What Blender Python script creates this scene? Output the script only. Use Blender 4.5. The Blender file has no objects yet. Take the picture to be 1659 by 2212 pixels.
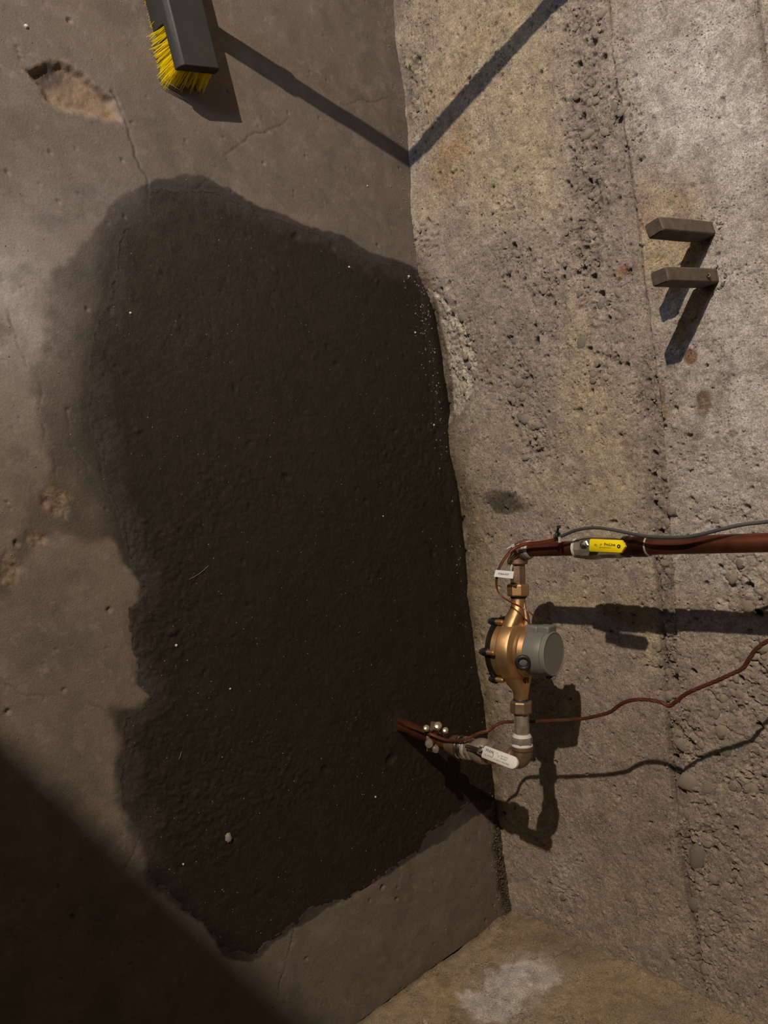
import bpy, math, random
import numpy as np
from mathutils import Matrix, Vector

random.seed(7); rng = np.random.default_rng(11)
# ------------------------------------------------------------ camera
# The phone was held sideways: world +X runs up the picture, world +Z to its right, the wall is y = 0.
RC = np.array([[-0.13850498, -0.76056946, 0.63431102],
               [-0.98861134, 0.14424284, -0.04291412],
               [-0.05885566, -0.63303089, -0.77188594]])   # rows: camera right, down, forward
FPX = 1655.09; CX, CY = 829.5, 1106.0
CAM = np.array([1.1932574, 1.36717809, 1.37883596])
scene = bpy.context.scene
col = scene.collection
cd = bpy.data.cameras.new('camera'); cam = bpy.data.objects.new('camera', cd); col.objects.link(cam)
cd.sensor_width = 36; cd.lens = FPX * 36 / 2212; cd.clip_start = .02
m = Matrix.Identity(4)
for i in range(3):
    m[i][0] = RC[0][i]; m[i][1] = -RC[1][i]; m[i][2] = -RC[2][i]; m[i][3] = CAM[i]
cam.matrix_world = m
scene.camera = cam
# ------------------------------------------------------------ light and exposure
LAMP = np.array([3.44, 2.69, 2.0])
def light(name, kind, loc, energy, color, **kw):
    ld = bpy.data.lights.new(name, kind); ld.energy = energy; ld.color = color
    for k, v in kw.items(): setattr(ld, k, v)
    o = bpy.data.objects.new(name, ld); o.location = loc; col.objects.link(o); return o
light('work_lamp', 'POINT', LAMP, 590, (1, .84, .67), shadow_soft_size=.022)
w = light('cool_ceiling_lamp', 'AREA', (3.0, 3.05, 1.9), 25, (.34, .58, 1), shape='RECTANGLE', size=.6, size_y=.6)
w.rotation_euler = (Vector((-1.7, -2.9, -1.5))).to_track_quat('-Z', 'Y').to_euler()
world = bpy.data.worlds.new('world'); scene.world = world; world.use_nodes = True
world.node_tree.nodes['Background'].inputs[0].default_value = (.5, .6, .8, 1)
world.node_tree.nodes['Background'].inputs[1].default_value = .003
scene.view_settings.view_transform = 'Standard'; scene.view_settings.look = 'None'
scene.view_settings.exposure = 0; scene.view_settings.gamma = 1
scene.view_settings.use_curve_mapping = False

# ------------------------------------------------------------ helpers
def ray(px, py): return RC.T @ np.array([(px - CX) / FPX, (py - CY) / FPX, 1.])
def at(px, py, ax, val):
    "point of the picture on the plane axis ax = val"
    d = ray(px, py); return CAM + (val - CAM[ax]) / d[ax] * d
def fl(px, py): p = at(px, py, 2, 0); return (p[0], p[1])
def wl(px, py): p = at(px, py, 1, 0); return (p[0], p[2])
def el(px, py): p = at(px, py, 0, 0); return (p[1], p[2])
def nrm(v): v = np.array(v, float); return v / np.linalg.norm(v)

def tag(o, label=None, cat=None, group=None, kind=None):
    if label: o['label'] = label
    if cat: o['category'] = cat
    if group: o['group'] = group
    if kind: o['kind'] = kind
    return o
def empty(name, loc, label=None, cat=None, group=None):
    o = bpy.data.objects.new(name, None); o.location = loc; o.empty_display_size = .02; col.objects.link(o)
    return tag(o, label, cat, group)

def frame(axis, ref=None):
    a = nrm(axis)
    r = np.array(ref if ref is not None else ((0, 0, 1) if abs(a[2]) < .9 else (1, 0, 0)), float)
    u = nrm(r - a * (r @ a)); return a, u, np.cross(a, u)
class MB:
    def __init__(s): s.v = []; s.f = []
    def add(s, vs, fs):
        n = len(s.v); s.v += [tuple(p) for p in vs]; s.f += [tuple(i + n for i in f) for f in fs]
    def lathe(s, o, axis, prof, seg=40, ref=None, rot=0, shape=None):
        a, u, w_ = frame(axis, ref); vs = []; fs = []
        for r, h in prof:
            for i in range(seg):
                t = 2 * math.pi * i / seg + rot
                rr = r * (shape(t) if shape else 1)
                vs.append(np.array(o) + a * h + (u * math.cos(t) + w_ * math.sin(t)) * rr)
        for k in range(len(prof) - 1):
            for i in range(seg):
                j = (i + 1) % seg; fs.append((k * seg + i, k * seg + j, (k + 1) * seg + j, (k + 1) * seg + i))
        fs.append(tuple(range(seg))[::-1]); fs.append(tuple(range((len(prof) - 1) * seg, len(prof) * seg)))
        s.add(vs, fs); return s
    def tube(s, pts, r, seg=12, smooth=6, rads=None):
        P = [np.array(p, float) for p in pts]
        if smooth and len(P) > 2:
            Q = []; R_ = []
            rr = rads or [r] * len(P)
            for i in range(len(P) - 1):
                p0 = P[max(i - 1, 0)]; p1 = P[i]; p2 = P[i + 1]; p3 = P[min(i + 2, len(P) - 1)]
                for k in range(smooth):
                    t = k / smooth
                    Q.append(.5 * ((2 * p1) + (-p0 + p2) * t + (2 * p0 - 5 * p1 + 4 * p2 - p3) * t * t + (-p0 + 3 * p1 - 3 * p2 + p3) * t ** 3))
                    R_.append(rr[i] * (1 - t) + rr[i + 1] * t)
            Q.append(P[-1]); R_.append(rr[-1])
        else: Q = P; R_ = rads or [r] * len(P)
        vs = []; fs = []; u = None
        for i, p in enumerate(Q):
            t = nrm(Q[min(i + 1, len(Q) - 1)] - Q[max(i - 1, 0)])
            if u is None: _, u, _ = frame(t)
            u = nrm(u - t * (u @ t)); w_ = np.cross(t, u)
            for k in range(seg):
                a = 2 * math.pi * k / seg; vs.append(p + (u * math.cos(a) + w_ * math.sin(a)) * R_[i])
        for i in range(len(Q) - 1):
            for k in range(seg):
                j = (k + 1) % seg; fs.append((i * seg + k, i * seg + j, (i + 1) * seg + j, (i + 1) * seg + k))
        fs.append(tuple(range(seg))[::-1]); fs.append(tuple(range((len(Q) - 1) * seg, len(Q) * seg)))
        s.add(vs, fs); return s
    def torus(s, o, axis, R, r, seg=32, sec=10, ref=None, squash=1):
        a, u, w_ = frame(axis, ref); vs = []; fs = []
        for i in range(seg):
            t = 2 * math.pi * i / seg; d = u * math.cos(t) + w_ * math.sin(t) * squash
            for k in range(sec):
                q = 2 * math.pi * k / sec; vs.append(np.array(o) + d * (R + r * math.cos(q)) + a * r * math.sin(q))
        for i in range(seg):
            for k in range(sec):
                i2 = (i + 1) % seg; k2 = (k + 1) % sec
                fs.append((i * sec + k, i2 * sec + k, i2 * sec + k2, i * sec + k2))
        s.add(vs, fs); return s
    def loft(s, rings):
        n = len(rings[0]); vs = [p for r in rings for p in r]; fs = []
        for k in range(len(rings) - 1):
            for i in range(n):
                j = (i + 1) % n; fs.append((k * n + i, k * n + j, (k + 1) * n + j, (k + 1) * n + i))
        fs.append(tuple(range(n))[::-1]); fs.append(tuple(range((len(rings) - 1) * n, len(rings) * n)))
        s.add(vs, fs); return s
    def box(s, o, ax, half):
        A = [nrm(a) for a in ax]
        vs = [np.array(o) + sum(A[i] * half[i] * sg[i] for i in range(3)) for sg in
              [(-1, -1, -1), (1, -1, -1), (1, 1, -1), (-1, 1, -1), (-1, -1, 1), (1, -1, 1), (1, 1, 1), (-1, 1, 1)]]
        s.add(vs, [(0, 3, 2, 1), (4, 5, 6, 7), (0, 1, 5, 4), (1, 2, 6, 5), (2, 3, 7, 6), (3, 0, 4, 7)]); return s
    def mesh(s, name, mat, org=(0, 0, 0), smooth=True, angle=35):
        me = bpy.data.meshes.new(name); o = np.array(org)
        me.from_pydata([tuple(np.array(p) - o) for p in s.v], [], s.f); me.validate()
        if mat: me.materials.append(mat)
        import bmesh
        bm = bmesh.new(); bm.from_mesh(me); bmesh.ops.recalc_face_normals(bm, faces=bm.faces); bm.to_mesh(me); bm.free()
        me.polygons.foreach_set('use_smooth', [smooth] * len(me.polygons))
        if smooth: me.set_sharp_from_angle(angle=math.radians(angle))
        return me
    def build(s, name, mat, parent=None, org=None, bevel=0, smooth=True, angle=35):
        if parent is not None:
            org = (0, 0, 0); q = parent
            while q is not None: org = np.array(org) + np.array(q.location); q = q.parent
        elif org is None: org = np.mean([np.array(p) for p in s.v], axis=0); org[2] = min(p[2] for p in s.v)
        o = bpy.data.objects.new(name, s.mesh(name, mat, org, smooth, angle)); col.objects.link(o)
        if parent is not None: o.parent = parent
        else: o.location = tuple(org)
        if bevel:
            b = o.modifiers.new('bevel', 'BEVEL'); b.width = bevel; b.segments = 2; b.limit_method = 'ANGLE'
        return o

# ------------------------------------------------------------ noise (numpy)
_tab = rng.random((256, 256))
def vnoise(x, y, seed=0):
    xi = np.floor(x).astype(int); yi = np.floor(y).astype(int); fx = x - xi; fy = y - yi
    fx = fx * fx * (3 - 2 * fx); fy = fy * fy * (3 - 2 * fy); s = seed * 37
    g = lambda a, b: _tab[(a + s) & 255, (b + s * 3) & 255]
    return (g(xi, yi) * (1 - fx) + g(xi + 1, yi) * fx) * (1 - fy) + (g(xi, yi + 1) * (1 - fx) + g(xi + 1, yi + 1) * fx) * fy
def fbm(x, y, f, octs=4, seed=0, gain=.5):
    r = 0; a = 1; n = 0
    for o in range(octs):
        c, s_ = math.cos(o * 1.1), math.sin(o * 1.1)
        r = r + a * (vnoise((x * c - y * s_) * f + 31.7 * o, (x * s_ + y * c) * f + 11.3 * o, seed + o) - .5); n += a; a *= gain; f *= 2.03
    return r / n * 2          # about -1..1
def sstep(e0, e1, x):
    t = np.clip((x - e0) / (e1 - e0), 0, 1); return t * t * (3 - 2 * t)
def sdf_poly(x, y, poly):
    "signed distance, negative inside"
    P = np.array(poly); d2 = np.full(x.shape, 1e9); inside = np.zeros(x.shape, bool)
    for i in range(len(P)):
        a = P[i]; b = P[(i + 1) % len(P)]; e = b - a; wx = x - a[0]; wy = y - a[1]
        t = np.clip((wx * e[0] + wy * e[1]) / (e @ e + 1e-12), 0, 1)
        d2 = np.minimum(d2, (wx - e[0] * t) ** 2 + (wy - e[1] * t) ** 2)
        c1 = (a[1] > y) != (b[1] > y)
        with np.errstate(divide='ignore', invalid='ignore'):
            xx = e[0] * (y - a[1]) / (e[1] if abs(e[1]) > 1e-12 else 1e-12) + a[0]
        inside ^= c1 & (x < xx)
    d = np.sqrt(d2); return np.where(inside, -d, d)
def dist_line(x, y, pts):
    P = np.array(pts); d2 = np.full(x.shape, 1e9)
    for i in range(len(P) - 1):
        a = P[i]; b = P[i + 1]; e = b - a; wx = x - a[0]; wy = y - a[1]
        t = np.clip((wx * e[0] + wy * e[1]) / (e @ e + 1e-12), 0, 1)
        d2 = np.minimum(d2, (wx - e[0] * t) ** 2 + (wy - e[1] * t) ** 2)
    return np.sqrt(d2)
def mix(c, m_, new):
    m_ = m_[..., None]; return c * (1 - m_) + np.array(new) * m_

# ------------------------------------------------------------ materials
def mat(name, color0, rough=.6, metal=0, bump=0, bscale=200, var=0, vscale=40, spec=None, coat=0, trans=0, color2=None):
    color = tuple(c * .56 for c in color0); color2 = tuple(c * .56 for c in color2) if color2 else None
    m_ = bpy.data.materials.new(name); m_.use_nodes = True; n = m_.node_tree.nodes; l = m_.node_tree.links
    b = n['Principled BSDF']; b.inputs['Roughness'].default_value = rough; b.inputs['Metallic'].default_value = metal
    b.inputs['Base Color'].default_value = (*color, 1); b.inputs['Coat Weight'].default_value = coat
    b.inputs['Transmission Weight'].default_value = trans
    if spec is not None: b.inputs['Specular IOR Level'].default_value = spec
    tc = n.new('ShaderNodeTexCoord')
    if var or color2:
        t = n.new('ShaderNodeTexNoise'); t.inputs['Scale'].default_value = vscale; t.inputs['Detail'].default_value = 5
        l.new(tc.outputs['Object'], t.inputs['Vector'])
        r = n.new('ShaderNodeValToRGB'); r.color_ramp.elements[0].position = .35; r.color_ramp.elements[1].position = .68
        c2 = color2 or tuple(c * (1 - var) for c in color)
        r.color_ramp.elements[0].color = (*c2, 1); r.color_ramp.elements[1].color = (*color, 1)
        l.new(t.outputs['Fac'], r.inputs['Fac']); l.new(r.outputs['Color'], b.inputs['Base Color'])
    if bump:
        t2 = n.new('ShaderNodeTexNoise'); t2.inputs['Scale'].default_value = bscale; t2.inputs['Detail'].default_value = 4
        l.new(tc.outputs['Object'], t2.inputs['Vector'])
        bp = n.new('ShaderNodeBump'); bp.inputs['Strength'].default_value = bump; bp.inputs['Distance'].default_value = .001
        l.new(t2.outputs['Fac'], bp.inputs['Height']); l.new(bp.outputs['Normal'], b.inputs['Normal'])
    return m_
def concrete(name, fine=.25, bump=.6, scale=420, rdry=.85, rwet=.5, spec=.3, pit=0, dist=.0012, coarse=0):
    "colour from the mesh attribute 'tint' (stains and dirt; its alpha says how damp), grain and fine relief from noise"
    m_ = bpy.data.materials.new(name); m_.use_nodes = True; n = m_.node_tree.nodes; l = m_.node_tree.links
    b = n['Principled BSDF']; b.inputs['Specular IOR Level'].default_value = spec
    at_ = n.new('ShaderNodeAttribute'); at_.attribute_name = 'tint'
    tc = n.new('ShaderNodeTexCoord')
    t = n.new('ShaderNodeTexNoise'); t.inputs['Scale'].default_value = scale; t.inputs['Detail'].default_value = 3; t.inputs['Roughness'].default_value = .7
    l.new(tc.outputs['Object'], t.inputs['Vector'])
    mr = n.new('ShaderNodeMapRange'); mr.inputs['From Min'].default_value = .3; mr.inputs['From Max'].default_value = .7
    mr.inputs['To Min'].default_value = 1 - fine; mr.inputs['To Max'].default_value = 1 + fine; mr.clamp = False
    l.new(t.outputs['Fac'], mr.inputs['Value'])
    mx = n.new('ShaderNodeVectorMath'); mx.operation = 'SCALE'
    l.new(at_.outputs['Color'], mx.inputs[0]); l.new(mr.outputs['Result'], mx.inputs['Scale'])
    l.new(mx.outputs['Vector'], b.inputs['Base Color'])
    rr = n.new('ShaderNodeMapRange'); rr.inputs['To Min'].default_value = rdry; rr.inputs['To Max'].default_value = rwet
    l.new(at_.outputs['Alpha'], rr.inputs['Value']); l.new(rr.outputs['Result'], b.inputs['Roughness'])
    t2 = n.new('ShaderNodeTexNoise'); t2.inputs['Scale'].default_value = scale * .8; t2.inputs['Detail'].default_value = 5; t2.inputs['Roughness'].default_value = .65
    l.new(tc.outputs['Object'], t2.inputs['Vector'])
    bp = n.new('ShaderNodeBump'); bp.inputs['Strength'].default_value = bump; bp.inputs['Distance'].default_value = dist
    l.new(t2.outputs['Fac'], bp.inputs['Height']); l.new(bp.outputs['Normal'], b.inputs['Normal'])
    if coarse:
        t4 = n.new('ShaderNodeTexNoise'); t4.inputs['Scale'].default_value = 120; t4.inputs['Detail'].default_value = 8; t4.inputs['Roughness'].default_value = .78
        l.new(tc.outputs['Object'], t4.inputs['Vector']); b4 = n.new('ShaderNodeBump'); b4.inputs['Strength'].default_value = 1; b4.inputs['Distance'].default_value = coarse
        l.new(t4.outputs['Fac'], b4.inputs['Height']); l.new(b4.outputs['Normal'], bp.inputs['Normal'])
    if pit:
        ds = n.new('ShaderNodeTexNoise'); ds.inputs['Scale'].default_value = 260; l.new(tc.outputs['Object'], ds.inputs['Vector'])
        sc = n.new('ShaderNodeVectorMath'); sc.operation = 'MULTIPLY_ADD'; sc.inputs[1].default_value = (.0035, .0035, .0035)
        l.new(ds.outputs['Color'], sc.inputs[0]); l.new(tc.outputs['Object'], sc.inputs[2])
        vo = n.new('ShaderNodeTexVoronoi'); vo.inputs['Scale'].default_value = 150; l.new(sc.outputs['Vector'], vo.inputs['Vector'])
        big = n.new('ShaderNodeTexNoise'); big.inputs['Scale'].default_value = 17; big.inputs['Detail'].default_value = 4; l.new(tc.outputs['Object'], big.inputs['Vector'])
        th = n.new('ShaderNodeMapRange'); th.inputs['From Min'].default_value = .38; th.inputs['From Max'].default_value = .68; th.inputs['To Min'].default_value = .02; th.inputs['To Max'].default_value = .42
        l.new(big.outputs['Fac'], th.inputs['Value'])
        sb = n.new('ShaderNodeMath'); sb.operation = 'SUBTRACT'; l.new(th.outputs['Result'], sb.inputs[0]); l.new(vo.outputs['Distance'], sb.inputs[1])
        mk = n.new('ShaderNodeMapRange'); mk.inputs['From Min'].default_value = 0; mk.inputs['From Max'].default_value = .26; l.new(sb.outputs[0], mk.inputs['Value'])
        inv = n.new('ShaderNodeMath'); inv.operation = 'MULTIPLY_ADD'; inv.inputs[1].default_value = -pit; inv.inputs[2].default_value = 0; l.new(mk.outputs['Result'], inv.inputs[0])
        b2 = n.new('ShaderNodeBump'); b2.inputs['Strength'].default_value = 1; b2.inputs['Distance'].default_value = .003
        l.new(inv.outputs[0], b2.inputs['Height']); l.new(bp.outputs['Normal'], b2.inputs['Normal']); l.new(b2.outputs['Normal'], b.inputs['Normal'])
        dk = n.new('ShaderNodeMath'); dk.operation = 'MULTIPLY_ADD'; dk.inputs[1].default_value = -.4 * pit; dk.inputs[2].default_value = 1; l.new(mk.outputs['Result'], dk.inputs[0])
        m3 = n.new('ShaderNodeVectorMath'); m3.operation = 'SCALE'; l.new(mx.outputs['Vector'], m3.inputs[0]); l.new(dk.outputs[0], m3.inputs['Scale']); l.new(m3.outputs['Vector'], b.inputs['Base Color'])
    return m_
M = dict(
    wall=concrete('wall_concrete', .5, 1, 380, .85, .6, .25, pit=.75, dist=.0017, coarse=.0036),
    floor=concrete('floor_concrete', .16, .5, 300, .66, .5, .35, coarse=.0008),
    mortar=concrete('wet_mortar', .35, .8, 460, .6, .50, .25, coarse=.0025),
    stone=mat('aggregate_stone', (.56, .47, .36), .9, var=.5, vscale=60, bump=.5, bscale=400),
    stone_dark=mat('aggregate_stone_grey', (.40, .355, .29), .9, var=.5, vscale=60, bump=.5, bscale=400),
    plain=mat('room_concrete', (.06, .052, .045), .9, var=.3, vscale=3),
    copper=mat('aged_copper', (.34, .115, .065), .42, .75, var=.5, vscale=18, bump=.15, bscale=120),
    copper_bright=mat('bright_copper', (.5, .16, .07), .28, .9, var=.5, vscale=50, bump=.3, bscale=150),
    cable_copper=mat('bare_ground_copper', (.27, .09, .05), .5, .55, var=.4, vscale=80),
    brass=mat('cast_bronze', (.92, .57, .27), .36, .85, bump=.3, bscale=1800, var=.15, vscale=30),
    brass_dull=mat('dull_bronze', (.5, .35, .22), .5, .75, bump=.4, bscale=500, var=.35, vscale=60),
    chrome=mat('nickel_plating', (1.3, 1.25, 1.15), .22, 1, bump=.15, bscale=200),
    valve=mat('valve_brass', (.80, .70, .55), .28, .6, bump=.3, bscale=200, var=.4, vscale=60),
    solder=mat('solder_and_paste', (.7, .68, .62), .5, .3, bump=.8, bscale=700, var=.4, vscale=200),
    tape=mat('white_thread_tape', (.85, .83, .78), .6, bump=.6, bscale=900),
    grey=mat('grey_plastic', (.21, .205, .19), .5, bump=.05),
    lid=mat('grey_plastic_lid', (.27, .255, .225), .45),
    black=mat('black_plastic', (.012, .012, .012), .35),
    blackr=mat('black_rubber', (.02, .02, .02), .55),
    yellow=mat('yellow_vinyl', (1.4, 1.08, .01), .4),
    white=mat('white_vinyl', (1.05, 1.02, .97), .45),
    paper=mat('white_tag_paper', (1.4, 1.42, 1.45), .5),
    ink=mat('black_ink', (.01, .01, .01), .6), ink_green=mat('green_ink', (.0, .16, .12), .6),
    ink_grey=mat('grey_ink', (.25, .25, .24), .6),
    bristle=mat('yellow_bristle', (.85, .66, .01), .45),
    block=mat('black_broom_plastic', (.04, .038, .034), .6, var=.3, vscale=30, bump=.3, bscale=300),
    handle=mat('broom_handle_metal', (.3, .3, .3), .4, .5),
    bar=mat('weathered_bar', (.20, .155, .115), .8, var=.35, vscale=60, bump=.6, bscale=300),
    barend=mat('bar_sawn_end', (.12, .09, .065), .9, var=.5, vscale=120, bump=.6, bscale=300),
    cable=mat('grey_cable_jacket', (.075, .08, .085), .45),
    red=mat('thin_red_wire', (.23, .045, .02), .35),
    nylon=mat('white_nylon', (.7, .67, .62), .4),
    crumb=mat('damp_crumb', (.13, .09, .05), .7, var=.5, vscale=200),
    grit=mat('pale_grit', (.34, .29, .23), .7, var=.4, vscale=300),
    quartz=mat('white_quartz', (.8, .8, .76), .5, bump=.3),
    pebble=mat('pale_pebble', (.36, .36, .28), .8, var=.2, vscale=100, bump=.4, bscale=400),
    straw=mat('dry_straw', (.3, .26, .2), .6),
)

def translucent(m_, color, k):
    n = m_.node_tree.nodes; l = m_.node_tree.links; t = n.new('ShaderNodeBsdfTranslucent'); t.inputs['Color'].default_value = (*color, 1)
    x = n.new('ShaderNodeMixShader'); x.inputs[0].default_value = k; out = n['Material Output']
    l.new(n['Principled BSDF'].outputs[0], x.inputs[1]); l.new(t.outputs[0], x.inputs[2]); l.new(x.outputs[0], out.inputs['Surface'])
translucent(M['bristle'], (1, .9, .05), .6)
M['bristle'].node_tree.nodes['Principled BSDF'].inputs['Base Color'].default_value = (.9, .8, .03, 1)
# ------------------------------------------------------------ setting: fine concrete surfaces
def grid_mesh(name, A, B, place, heights, tint, material, parent=None, kind='structure', keep=None):
    """A, B: 1-D coordinates; place(a, b, h) -> xyz arrays"""
    na, nb = len(A), len(B); X, Y, Z = place(*np.meshgrid(A, B, indexing='ij'), heights)
    co = np.stack([X, Y, Z], -1).reshape(-1, 3).astype(np.float32)
    idx = np.arange(na * nb, dtype=np.int32).reshape(na, nb)
    q = np.stack([idx[:-1, :-1], idx[1:, :-1], idx[1:, 1:], idx[:-1, 1:]], -1).reshape(-1, 4)
    if keep is not None:
        kq = (keep[:-1, :-1] | keep[1:, :-1] | keep[1:, 1:] | keep[:-1, 1:]).reshape(-1); q = q[kq]
        used = np.unique(q); rm = np.zeros(na * nb, np.int32); rm[used] = np.arange(len(used)); co = co[used]; q = rm[q]
        tint = tint.reshape(-1, 4)[used]
    me = bpy.data.meshes.new(name); nf = len(q)
    me.vertices.add(len(co)); me.vertices.foreach_set('co', co.reshape(-1))
    me.loops.add(nf * 4); me.loops.foreach_set('vertex_index', q.reshape(-1).astype(np.int32))
    me.polygons.add(nf); me.polygons.foreach_set('loop_start', np.arange(0, nf * 4, 4, dtype=np.int32))
    me.update(calc_edges=True)
    me.polygons.foreach_set('use_smooth', np.ones(nf, bool))
    at_ = me.attributes.new('tint', 'FLOAT_COLOR', 'POINT'); tint = tint.copy(); tint[..., :3] *= ALB.get(name, .5); at_.data.foreach_set('color', tint.reshape(-1).astype(np.float32))
    me.materials.append(material); me.update()
    o = bpy.data.objects.new(name, me); col.objects.link(o)
    if parent is not None: o.parent = parent
    else: o['kind'] = kind
    return o
def lines(a, b, step, extra=()):
    u = np.arange(a, b + step * .5, step); return np.concatenate([[e for e in extra if e < a], u, [e for e in extra if e > u[-1]]])
def stamp(H, A, B, a, b, ra, rb, depth, ang=0, power=2, rough=None):
    "push a pit (or a bump, depth < 0) into the height field"
    da = A[5] - A[4]; r = max(ra, rb) * 1.1
    i0 = np.searchsorted(A, a - r); i1 = np.searchsorted(A, a + r); j0 = np.searchsorted(B, b - r); j1 = np.searchsorted(B, b + r)
    if i1 - i0 < 2 or j1 - j0 < 2: return
    x = A[i0:i1, None] - a; y = B[None, j0:j1] - b; c, s_ = math.cos(ang), math.sin(ang)
    d = np.sqrt(((x * c + y * s_) / ra) ** 2 + ((-x * s_ + y * c) / rb) ** 2)
    H[i0:i1, j0:j1] -= depth * np.clip(1 - d ** power, 0, 1)

ALB = {'wall_back': .86, 'wall_right': .84, 'floor': .51, 'mortar_patch': .44}
# ---- back wall (y = 0)
WA = lines(0, 2.36, .0022, (2.6, 3.4, 4.6)); WB = lines(0, .96, .0022, (1.2, 1.8, 2.4)); WB[0] = 0
a, b = np.meshgrid(WA, WB, indexing='ij')
H = fbm(a, b, 3, 3, 1) * .005 + fbm(a, b, 25, 4, 2) * .0024 + fbm(a, b, 130, 3, 3, .7) * .0015
def zline(pts):
    P = sorted([wl(*p) for p in pts]); return np.interp(a, [p[0] for p in P], [p[1] for p in P])
zA = zline([(1192, 0), (1222, 100), (1232, 300), (1240, 500), (1262, 700), (1300, 900)])
zB = zline([(1320, 0), (1333, 150), (1372, 420), (1385, 520), (1406, 689), (1420, 800), (1430, 900), (1440, 1000), (1452, 1200), (1462, 1400), (1480, 1700), (1500, 1900), (1530, 2212)])
zC = zline([(1316, 0), (1329, 150), (1368, 420), (1377, 560), (1392, 700), (1375, 850), (1392, 1000), (1400, 1150), (1415, 1250), (1426, 1380), (1436, 1550), (1448, 1700), (1466, 1850), (1500, 2050), (1540, 2212)])
zE = zline([(1628, -20), (1640, 60), (1650, 140), (1659, 200), (1700, 500), (1740, 900)])
wob = fbm(a, b, 30, 3, 9) * .004
fadeA = sstep(1.25, 1.45, a)
H += -.0035 * sstep(-.002, .003, b - zA + wob) * fadeA + .005 * sstep(-.002, .002, b - zB + wob)
H += .0045 * np.exp(-((b - zB + .001) / .004) ** 2) * sstep(1.3, 1.5, a)
H += -.004 * sstep(-.003, .003, b - zE + wob) ; H -= .005 * np.exp(-((b - zE) / .0035) ** 2)
H -= .006 * np.exp(-((b - zC - .003) / .004) ** 2) * sstep(1.2, .9, a) * sstep(-.3, .3, fbm(a, b, 14, 2, 22) + .3)
H -= .004 * sstep(-.002, .002, b - zC + wob) * sstep(zB * 0 - .001, .001, zB - b) * sstep(1.45, 1.2, a)
# honeycombed areas: (px, py, rx, ry, strength)
HC = [(1255, 60, 45, 110, 1), (1262, 250, 45, 120, 1), (1262, 420, 45, 100, .9), (1260, 560, 60, 90, 1), (1300, 650, 50, 60, 1),
      (1290, 580, 40, 60, .8), (1300, 780, 60, 70, .6), (1100, 560, 60, 60, .6), (1110, 440, 60, 60, .5), (1180, 640, 50, 60, .6), (1125, 800, 40, 80, 1),
      (1130, 880, 45, 60, 1), (1165, 960, 40, 50, 1), (1330, 240, 40, 140, .5), (1400, 830, 50, 80, .6), (1415, 1060, 30, 110, 1), (1430, 1230, 25, 70, .9),
      (1440, 1420, 35, 80, .9), (1470, 1600, 45, 110, 1), (1510, 1860, 50, 110, 1), (1540, 2050, 60, 100, .8), (1600, 1250, 60, 80, .7), (1640, 1480, 30, 120, .9),
      (1570, 1520, 60, 110, .6), (1500, 980, 80, 80, .35), (1540, 1120, 90, 60, .4), (1620, 1650, 60, 120, .7), (900, 160, 22, 110, .8), (925, 540, 22, 120, .6), (1000, 760, 35, 90, .9),
      (1050, 800, 60, 60, .4), (1190, 760, 60, 120, .35), (1600, 1900, 60, 120, .5), (1225, 1930, 50, 70, .5)]
hc = np.zeros_like(a)
def ell(px, py, rx, ry, conv=wl, s=1080., AA=None, BB=None):
    "soft blob, 1 at the centre; rx is across the picture (height), ry along it (x)"
    AA = a if AA is None else AA; BB = b if BB is None else BB
    c0 = conv(px, py); c1 = conv(px + rx, py); c2 = conv(px, py + ry)
    e1 = np.array([c1[0] - c0[0], c1[1] - c0[1]]); e2 = np.array([c2[0] - c0[0], c2[1] - c0[1]])
    D = np.linalg.inv(np.array([e1, e2]).T); u = D[0, 0] * (AA - c0[0]) + D[0, 1] * (BB - c0[1]); v = D[1, 0] * (AA - c0[0]) + D[1, 1] * (BB - c0[1])
    return np.exp(-(u * u + v * v))
for px, py, rx, ry, s_ in HC: hc = np.maximum(hc, s_ * ell(px, py, rx, ry))
hc = np.clip(hc * (1 + .6 * fbm(a, b, 16, 3, 5)), 0, 1)
crev = 1 - np.abs(fbm(a, b, 26, 4, 6, .55)) * 7; lowx = sstep(1.1, .7, a)
H -= np.clip(crev, 0, 1) ** 1.5 * np.clip(hc * 1.6 + .12 * sstep(0, .4, fbm(a, b, 4, 2, 8)), 0, 1) * .0075 * (.35 + .65 * lowx)
H += -.004 * hc + hc * (1 - .55 * lowx) * (fbm(a, b, 70, 4, 6, .65) * .0075)
# broken foot of the wall along the floor, and the pale chipped hollow
foot = np.interp(a[:, 0], *zip(*sorted([(fl(px, py)[0], -fl(px, py)[1]) for px, py in
       [(845, 0), (855, 100), (872, 200), (884, 350), (888, 430), (893, 500), (905, 590), (925, 640), (947, 700), (962, 760), (972, 830), (971, 880), (966, 930), (972, 980), (985, 1040), (994, 1110), (1003, 1200),
        (1008, 1280), (1020, 1350), (1030, 1430), (1042, 1500), (1052, 1580), (1060, 1650), (1066, 1720), (1078, 1790), (1088, 1860), (1103, 1968)]])))
foot = np.clip(foot, -.02, .02)
H -= (foot[:, None] + fbm(a, b, 18, 3, 12) * .003) * np.exp(-(b / .05) ** 2)
chip = sdf_poly(a + fbm(a, b, 30, 3, 31) * .008, b + fbm(a, b, 30, 3, 32) * .008, [wl(*p) for p in
       [(935, 625), (955, 640), (975, 670), (1005, 700), (1018, 740), (1028, 785), (1022, 830), (1010, 870), (985, 900), (965, 890), (970, 830), (958, 760), (945, 700)]])
chipm = sstep(.004, -.008, chip)
H += chipm * (-.004 + fbm(a, b, 75, 4, 33, .7) * .008)
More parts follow.
